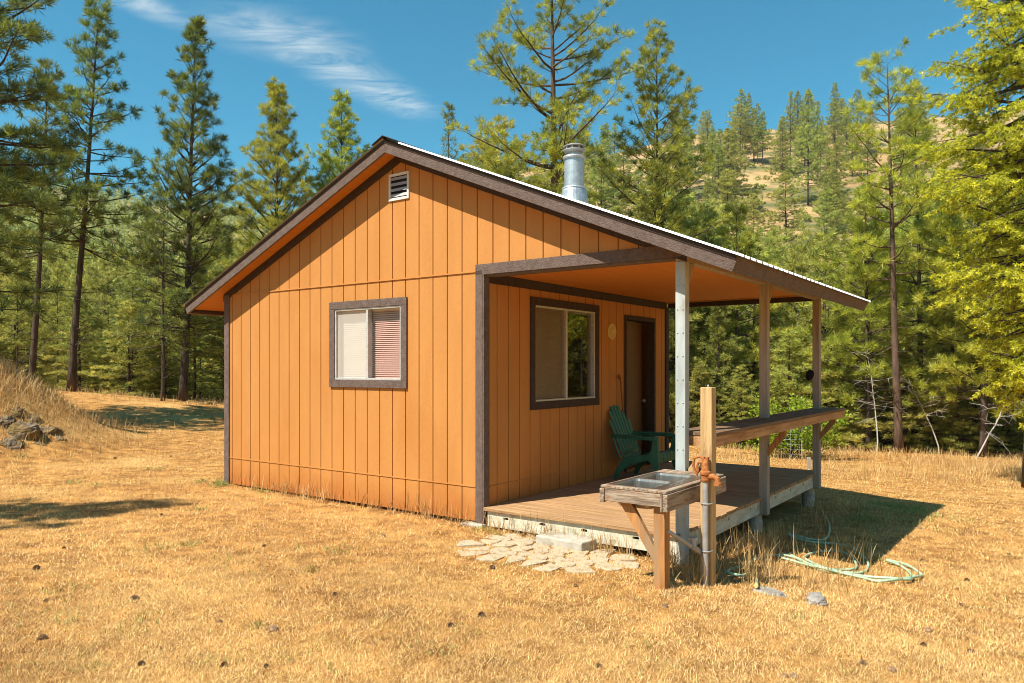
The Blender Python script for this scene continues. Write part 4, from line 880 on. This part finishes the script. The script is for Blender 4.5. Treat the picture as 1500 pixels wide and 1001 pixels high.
# leafy bush in a wire cage
def leafy(name, loc, rx, rz, n, size, label, cat, seed, mt):
    rg = np.random.default_rng(seed); o = thing(name, label, cat, loc); st = MB(); tips = []
    for i in range(26):
        az = rg.uniform(0, 6.28); e = rg.uniform(.5, 1.45); d = np.array([math.cos(az)*math.cos(e), math.sin(az)*math.cos(e), math.sin(e)]); L_ = rz*rg.uniform(.6, 1.05)
        p = limb(st, np.zeros(3), d, L_, .012, .003, 5, rg, -.15, .16, 4); tips += [p[j] for j in range(2, 6) for _ in range(3)]
    st.build('stem', M['bark'], o, fix=False); tips = np.array(tips); idx = rg.integers(0, len(tips), n); c = tips[idx]+rg.normal(0, rx*.16, (n, 3))
    nrm = unit(rg.normal(size=(n, 3))+np.array([0, 0, .8])); a = unit(np.cross(nrm, rg.normal(size=(n, 3))))*size*rg.uniform(.6, 1.2, (n, 1)); b = np.cross(nrm, unit(a))*size*.55
    V = np.stack([c-a, c+b, c+a, c-b], 1).reshape(-1, 3); fast_mesh('foliage', V, np.arange(len(V)).reshape(-1, 4), mt, rg.normal(.55, .2, n), o); return o
g_ = (ground_at(1158, 671)); BY = g_[1]
leafy('bush', (g_[0], g_[1], g_[2]), .8, 1.75, 4200, .05, 'bright green leafy bush growing inside the wire cage behind the porch', 'bush', 4, M['bush'])
o = thing('wire_cage', 'cylindrical wire mesh cage around the bright green bush', 'cage', (g_[0], g_[1], g_[2]-.03)); q = MB(); rc2 = .46
for i in range(26): a = 2*math.pi*i/26; q.tube([(rc2*math.cos(a), rc2*math.sin(a), 0), (rc2*math.cos(a), rc2*math.sin(a), 1.05)], .0045, 4)
for j in range(9): z = .05+j*.125; q.tube([(rc2*math.cos(2*math.pi*i/26), rc2*math.sin(2*math.pi*i/26), z) for i in range(27)], .0045, 4, cap=False)
q.build('mesh', M['galv'], o); q = MB(); q.tube([(.12, -.47, -.1), (.12, -.47, 1.25)], .018, 6); q.build('stake', M['pipe'], o)
g_ = ground_at(1185, 688); o = thing('wooden_stake', 'short grey wooden stake behind the far corner of the porch deck', 'stake', (g_[0], g_[1], g_[2]-.1)); q = MB(); q.box(-.035, .035, -.035, .035, 0, .34); q.prism([(-.035, .34), (.035, .34), (.028, .36), (-.028, .36)], -.03, .03, 'y'); q.build('post', M['postgrey'], o, .006)
# bleached dead saplings
def dead_tree(px, Y, h, seed, label, lean):
    rg = np.random.default_rng(seed); loc = spot(px, 0, Y); o = thing('dead_sapling', label, 'dead tree', loc); t_ = MB(); p = limb(t_, np.zeros(3), unit(np.array([lean, 0, 1.])), h, .022, .006, 8, rg, 0, .08, 6); t_.build('trunk', M['deadwood'], o); b_ = MB()
    for i in range(3, 9):
        for _ in range(3):
            a = rg.uniform(0, 6.28); q_ = limb(b_, p[i], unit(np.array([math.cos(a), math.sin(a), rg.uniform(-.3, .6)])), rg.uniform(.3, .8), .007, .003, 5, rg, rg.uniform(-.6, .4), .28, 4)
            limb(b_, q_[3], unit(rg.normal(size=3)), rg.uniform(.2, .5), .006, .003, 4, rg, -.2, .25, 3)
    b_.build('branches', M['deadwood'], o)
dead_tree(1284, 22, 2.9, 1, 'bleached dead sapling left of the reddish bare pine trunk', .10)
dead_tree(1376, 22.5, 2.6, 2, 'bleached dead sapling right of the reddish bare pine trunk', -.12)
dead_tree(1428, 20.5, 2.2, 5, 'leaning bare dead sapling near the right edge of the clearing', .55)

# ------------------------------------------------------------------ grass
def loc_xy(x, y):
    dx_ = x-A[0]; dy_ = y-A[1]; return dx_*U2[0]+dy_*U2[1], dx_*U1[0]+dy_*U1[1]
def outside(x, y):
    a, b = loc_xy(x, y); k = ~((a > -.005) & (a < 4.5) & (b > -.01) & (b < 4.5)); k &= ~((a > .06) & (a < 4.8) & (b > -2.05) & (b < .1)); return k
def blades(n, d0, d1, Lr, wr, elev, rg, mt, name, tb, px0=-350, px1=1850, filt=None, ts=.22, droop=.3, pw=1.0):
    Y = 1/rg.uniform(1/d1, 1/d0, n); px = rg.uniform(px0, px1, n); X = (px-CX)/F*Y; k = outside(X, Y)
    if filt is not None: k &= filt(X, Y, rg)
    X, Y = X[k], Y[k]; return mk_blades(X, Y, Lr, wr, elev, rg, mt, name, tb, ts, droop)
def mk_blades(X, Y, Lr, wr, elev, rg, mt, name, tb, ts=.22, droop=.3, zoff=-.004):
    n = len(X); Z = terrain(X, Y)+zoff; az = rg.uniform(0, 6.283, n); el = rg.uniform(*elev, n); D = np.hypot(X, Y); sc = np.clip(D/5.0, .8, 4)**.8
    L = rg.uniform(*Lr, n)*(.8+.2*np.minimum(sc, 2)); w_ = rg.uniform(*wr, n)*sc; d = np.stack([np.cos(az)*np.cos(el), np.sin(az)*np.cos(el), np.sin(el)], -1); b = np.stack([X, Y, Z], -1)
    s = np.stack([-np.sin(az), np.cos(az), rg.normal(0, .4, n)], -1)*w_[:, None]*.5
    m = b+d*L[:, None]*.55; tip = b+d*L[:, None]; tip[:, 2] -= L*droop*np.cos(el)
    V = np.stack([b-s, b+s, m+s*.8, tip, m-s*.8], 1).reshape(-1, 3); i = np.arange(n)*5
    Fc = np.stack([i, i+1, i+2, i+4, i+4, i+2, i+3, i+3], -1).reshape(-1, 4)
    me_q = np.stack([i, i+1, i+2, i+4], -1); tq = np.stack([i+4, i+2, i+3], -1)
    pat = .17*wob(X, Y, .9, 4)+.15*wob(X, Y, 2.7, 1)+.12*wob(X, Y, 9, 2)
    tt = np.clip(rg.normal(tb, ts, n)+pat, 0, 1)
    # quads and tip triangles as one triangle list
    T3 = np.concatenate([np.stack([i, i+1, i+2], -1), np.stack([i, i+2, i+4], -1), tq]); return fast_mesh(name, V, T3, mt, np.concatenate([tt, tt, tt]))
rg = np.random.default_rng(21)
tag(blades(820000, 3.0, 27, (.012, .046), (.0019, .0036), (R(4), R(62)), rg, M['grass'], 'dry_grass', .55, ts=.36, droop=.12), 'matted straw coloured dry grass covering the clearing', 'grass', kind='stuff')
tag(blades(60000, 3.0, 18, (.008, .035), (.003, .007), (R(0), R(25)), np.random.default_rng(23), M['cone'], 'pine_litter', .5, droop=.1), 'dark brown fallen needles and twigs scattered through the dry grass', 'pine litter', kind='stuff')
# taller pale grass: fringe of the clearing, the bank, round the hydrant and along the walls
def tall():
    rg = np.random.default_rng(31); XX = []; YY = []
    def fringe(n, p0, p1, d0, d1):
        px = rg.uniform(p0, p1, n); Y = rg.uniform(d0, d1, n); X = (px-CX)/F*Y; k = (wob(X, Y, .8, 3)+rg.normal(0, .5, n)) > -.1; XX.append(X[k]); YY.append(Y[k])
    fringe(9000, 1020, 1700, 17, 25); fringe(6000, 1200, 1750, 15.5, 22); fringe(3000, 1200, 1700, 14, 18); fringe(3000, -150, 345, 21, 26)
    n = 14000; X = rg.normal(-9.8, 1.1, n); Y = rg.normal(12.9, 1.6, n); XX.append(X); YY.append(Y)
    X = np.concatenate(XX); Y = np.concatenate(YY); k = outside(X, Y); return mk_blades(X[k], Y[k], (.07, .26), (.0022, .004), (R(35), R(85)), rg, M['tallgrass'], 'tall_grass', .6, .2, .15)
tag(tall(), 'tall pale dry grass along the far edge of the clearing and on the bank', 'grass', kind='stuff')
def tufts():
    rg = np.random.default_rng(33); XX = []; YY = []
    def at(x, y, n, s): XX.append(rg.normal(x, s, n)); YY.append(rg.normal(y, s, n))
    for _ in range(46):
        g2 = ground_at(rg.uniform(985, 1130), rg.uniform(800, 862)); at(g2[0], g2[1], 26, .06)
    for _ in range(50): w_ = W(-.06+rg.normal(0, .04), rg.uniform(.1, 4.45)); at(w_[0], w_[1], 10, .05)
    for _ in range(30): w_ = W(-.10+rg.normal(0, .05), rg.uniform(-2.1, -.1)); at(w_[0], w_[1], 12, .05)
    for _ in range(26): w_ = W(rg.uniform(.6, 5.0), -2.35+rg.normal(0, .15)); at(w_[0], w_[1], 12, .08)
    for _ in range(30): w_ = W(rg.uniform(-.2, 2), -3.1+rg.normal(0, .3)); at(w_[0], w_[1], 10, .08)
    X = np.concatenate(XX); Y = np.concatenate(YY); k = outside(X, Y); return mk_blades(X[k], Y[k], (.10, .34), (.0030, .0050), (R(40), R(85)), rg, M['tallgrass'], 'grass_tufts', .40, .25, .25)
tag(tufts(), 'wispy brown grass tufts around the hydrant, deck and cabin base', 'grass', kind='stuff')
def straw():
    return blades(42000, 3.0, 20, (.05, .12), (.0016, .0028), (R(8), R(55)), np.random.default_rng(52), M['tallgrass'], 'loose_straw', .75, ts=.3, droop=.2, filt=lambda X, Y, g: (wob(X, Y, 1.3, 5)+g.normal(0, .5, len(X))) > .15)
tag(straw(), 'longer pale straw stalks lying loose over the matted dry grass', 'straw', kind='stuff')
def weeds():
    rg = np.random.default_rng(35); XX = []; YY = []
    for _ in range(60):
        px = rg.uniform(-100, 1500)**1; py = rg.uniform(640, 1000); 
        if rg.random() < .35: px = rg.uniform(0, 700)
        g2 = ground_at(px, py); n = int(rg.integers(14, 45)); s = rg.uniform(.03, .11); XX.append(rg.normal(g2[0], s, n)); YY.append(rg.normal(g2[1], s, n))
    for _ in range(26): w_ = W(rg.uniform(3.2, 6.0), -3.0+rg.normal(0, .3)); XX.append(rg.normal(w_[0], .15, 60)); YY.append(rg.normal(w_[1], .15, 60))
    for _ in range(16): w_ = W(-.12+rg.normal(0, .06), rg.choice([4.5, 4.3, 3.5, -.25])+rg.normal(0, .12)); XX.append(rg.normal(w_[0], .05, 30)); YY.append(rg.normal(w_[1], .05, 30))
    X = np.concatenate(XX); Y = np.concatenate(YY); k = outside(X, Y); return mk_blades(X[k], Y[k], (.03, .095), (.003, .006), (R(15), R(70)), rg, M['weed'], 'green_weeds', .5, .25, .25)
tag(weeds(), 'low green weeds sprouting in patches through the dry grass', 'weeds', kind='stuff')
# pine cones
def cone_mesh():
    q = MB(); q.lathe([(.006, -.030), (.018, -.022), (.022, 0), (.016, .022), (.004, .034)], 9)
    for i in range(46):
        t_ = i/46; a = i*2.4; z = -.028+.06*t_; r_ = .034*math.sin(math.pi*(.2+.75*t_)); c, s = math.cos(a), math.sin(a); w_ = .011
        q.add([(c*.014-s*w_*.4, s*.014+c*w_*.4, z), (c*.014+s*w_*.4, s*.014-c*w_*.4, z), (c*r_+s*w_, s*r_-c*w_, z+.008), (c*(r_+.007), s*(r_+.007), z+.014), (c*r_-s*w_, s*r_+c*w_, z+.008)], [(0, 1, 2, 3, 4)])
    return q
o0 = cone_mesh().build('pine_cone', M['cone'], None, fix=False)
rc3 = random.Random(77); k = 0
while k < 62:
    px, py = rc3.uniform(-60, 1560), rc3.uniform(640, 1000)
    g_ = ground_at(px, py)
    if not bool(outside(np.array([g_[0]]), np.array([g_[1]]))[0]) or any(math.hypot(g_[0]-s[0], g_[1]-s[1]) < .25 for s in seeds): continue
    o = o0 if k == 0 else o0.copy()
    if k: COL.objects.link(o)
    s = rc3.uniform(.4, .75); o.scale = (s, s, s); o.location = (g_[0], g_[1], g_[2]+.008*s); o.rotation_euler = (rc3.uniform(.9, 1.9), rc3.uniform(-.4, .4), rc3.uniform(0, 6.28))
    tag(o, 'small dark pine cone lying in the dry grass', 'pine cone', 'pine cones scattered on the ground'); k += 1

# ------------------------------------------------------------------ thin summer haze
HAZE = 0.00016; ZLO = min(v.co.z for o in (ground, hill) for v in o.data.vertices)
if HAZE:
    q = MB(); q.box(-1400, 1400, -1400, 1400, ZLO-1, 260); o = q.build('haze', bpy.data.materials.new('haze_air')); m = o.data.materials[0]; m.use_nodes = True; N = m.node_tree.nodes; N.remove(N['Principled BSDF'])
    v = N.new('ShaderNodeVolumePrincipled'); v.inputs['Color'].default_value = (.80, .88, .95, 1); v.inputs['Density'].default_value = HAZE; v.inputs['Anisotropy'].default_value = .0
    m.node_tree.links.new(v.outputs[0], N['Material Output'].inputs['Volume']); o['kind'] = 'stuff'; tag(o, 'thin bluish summer haze in the air', 'haze')
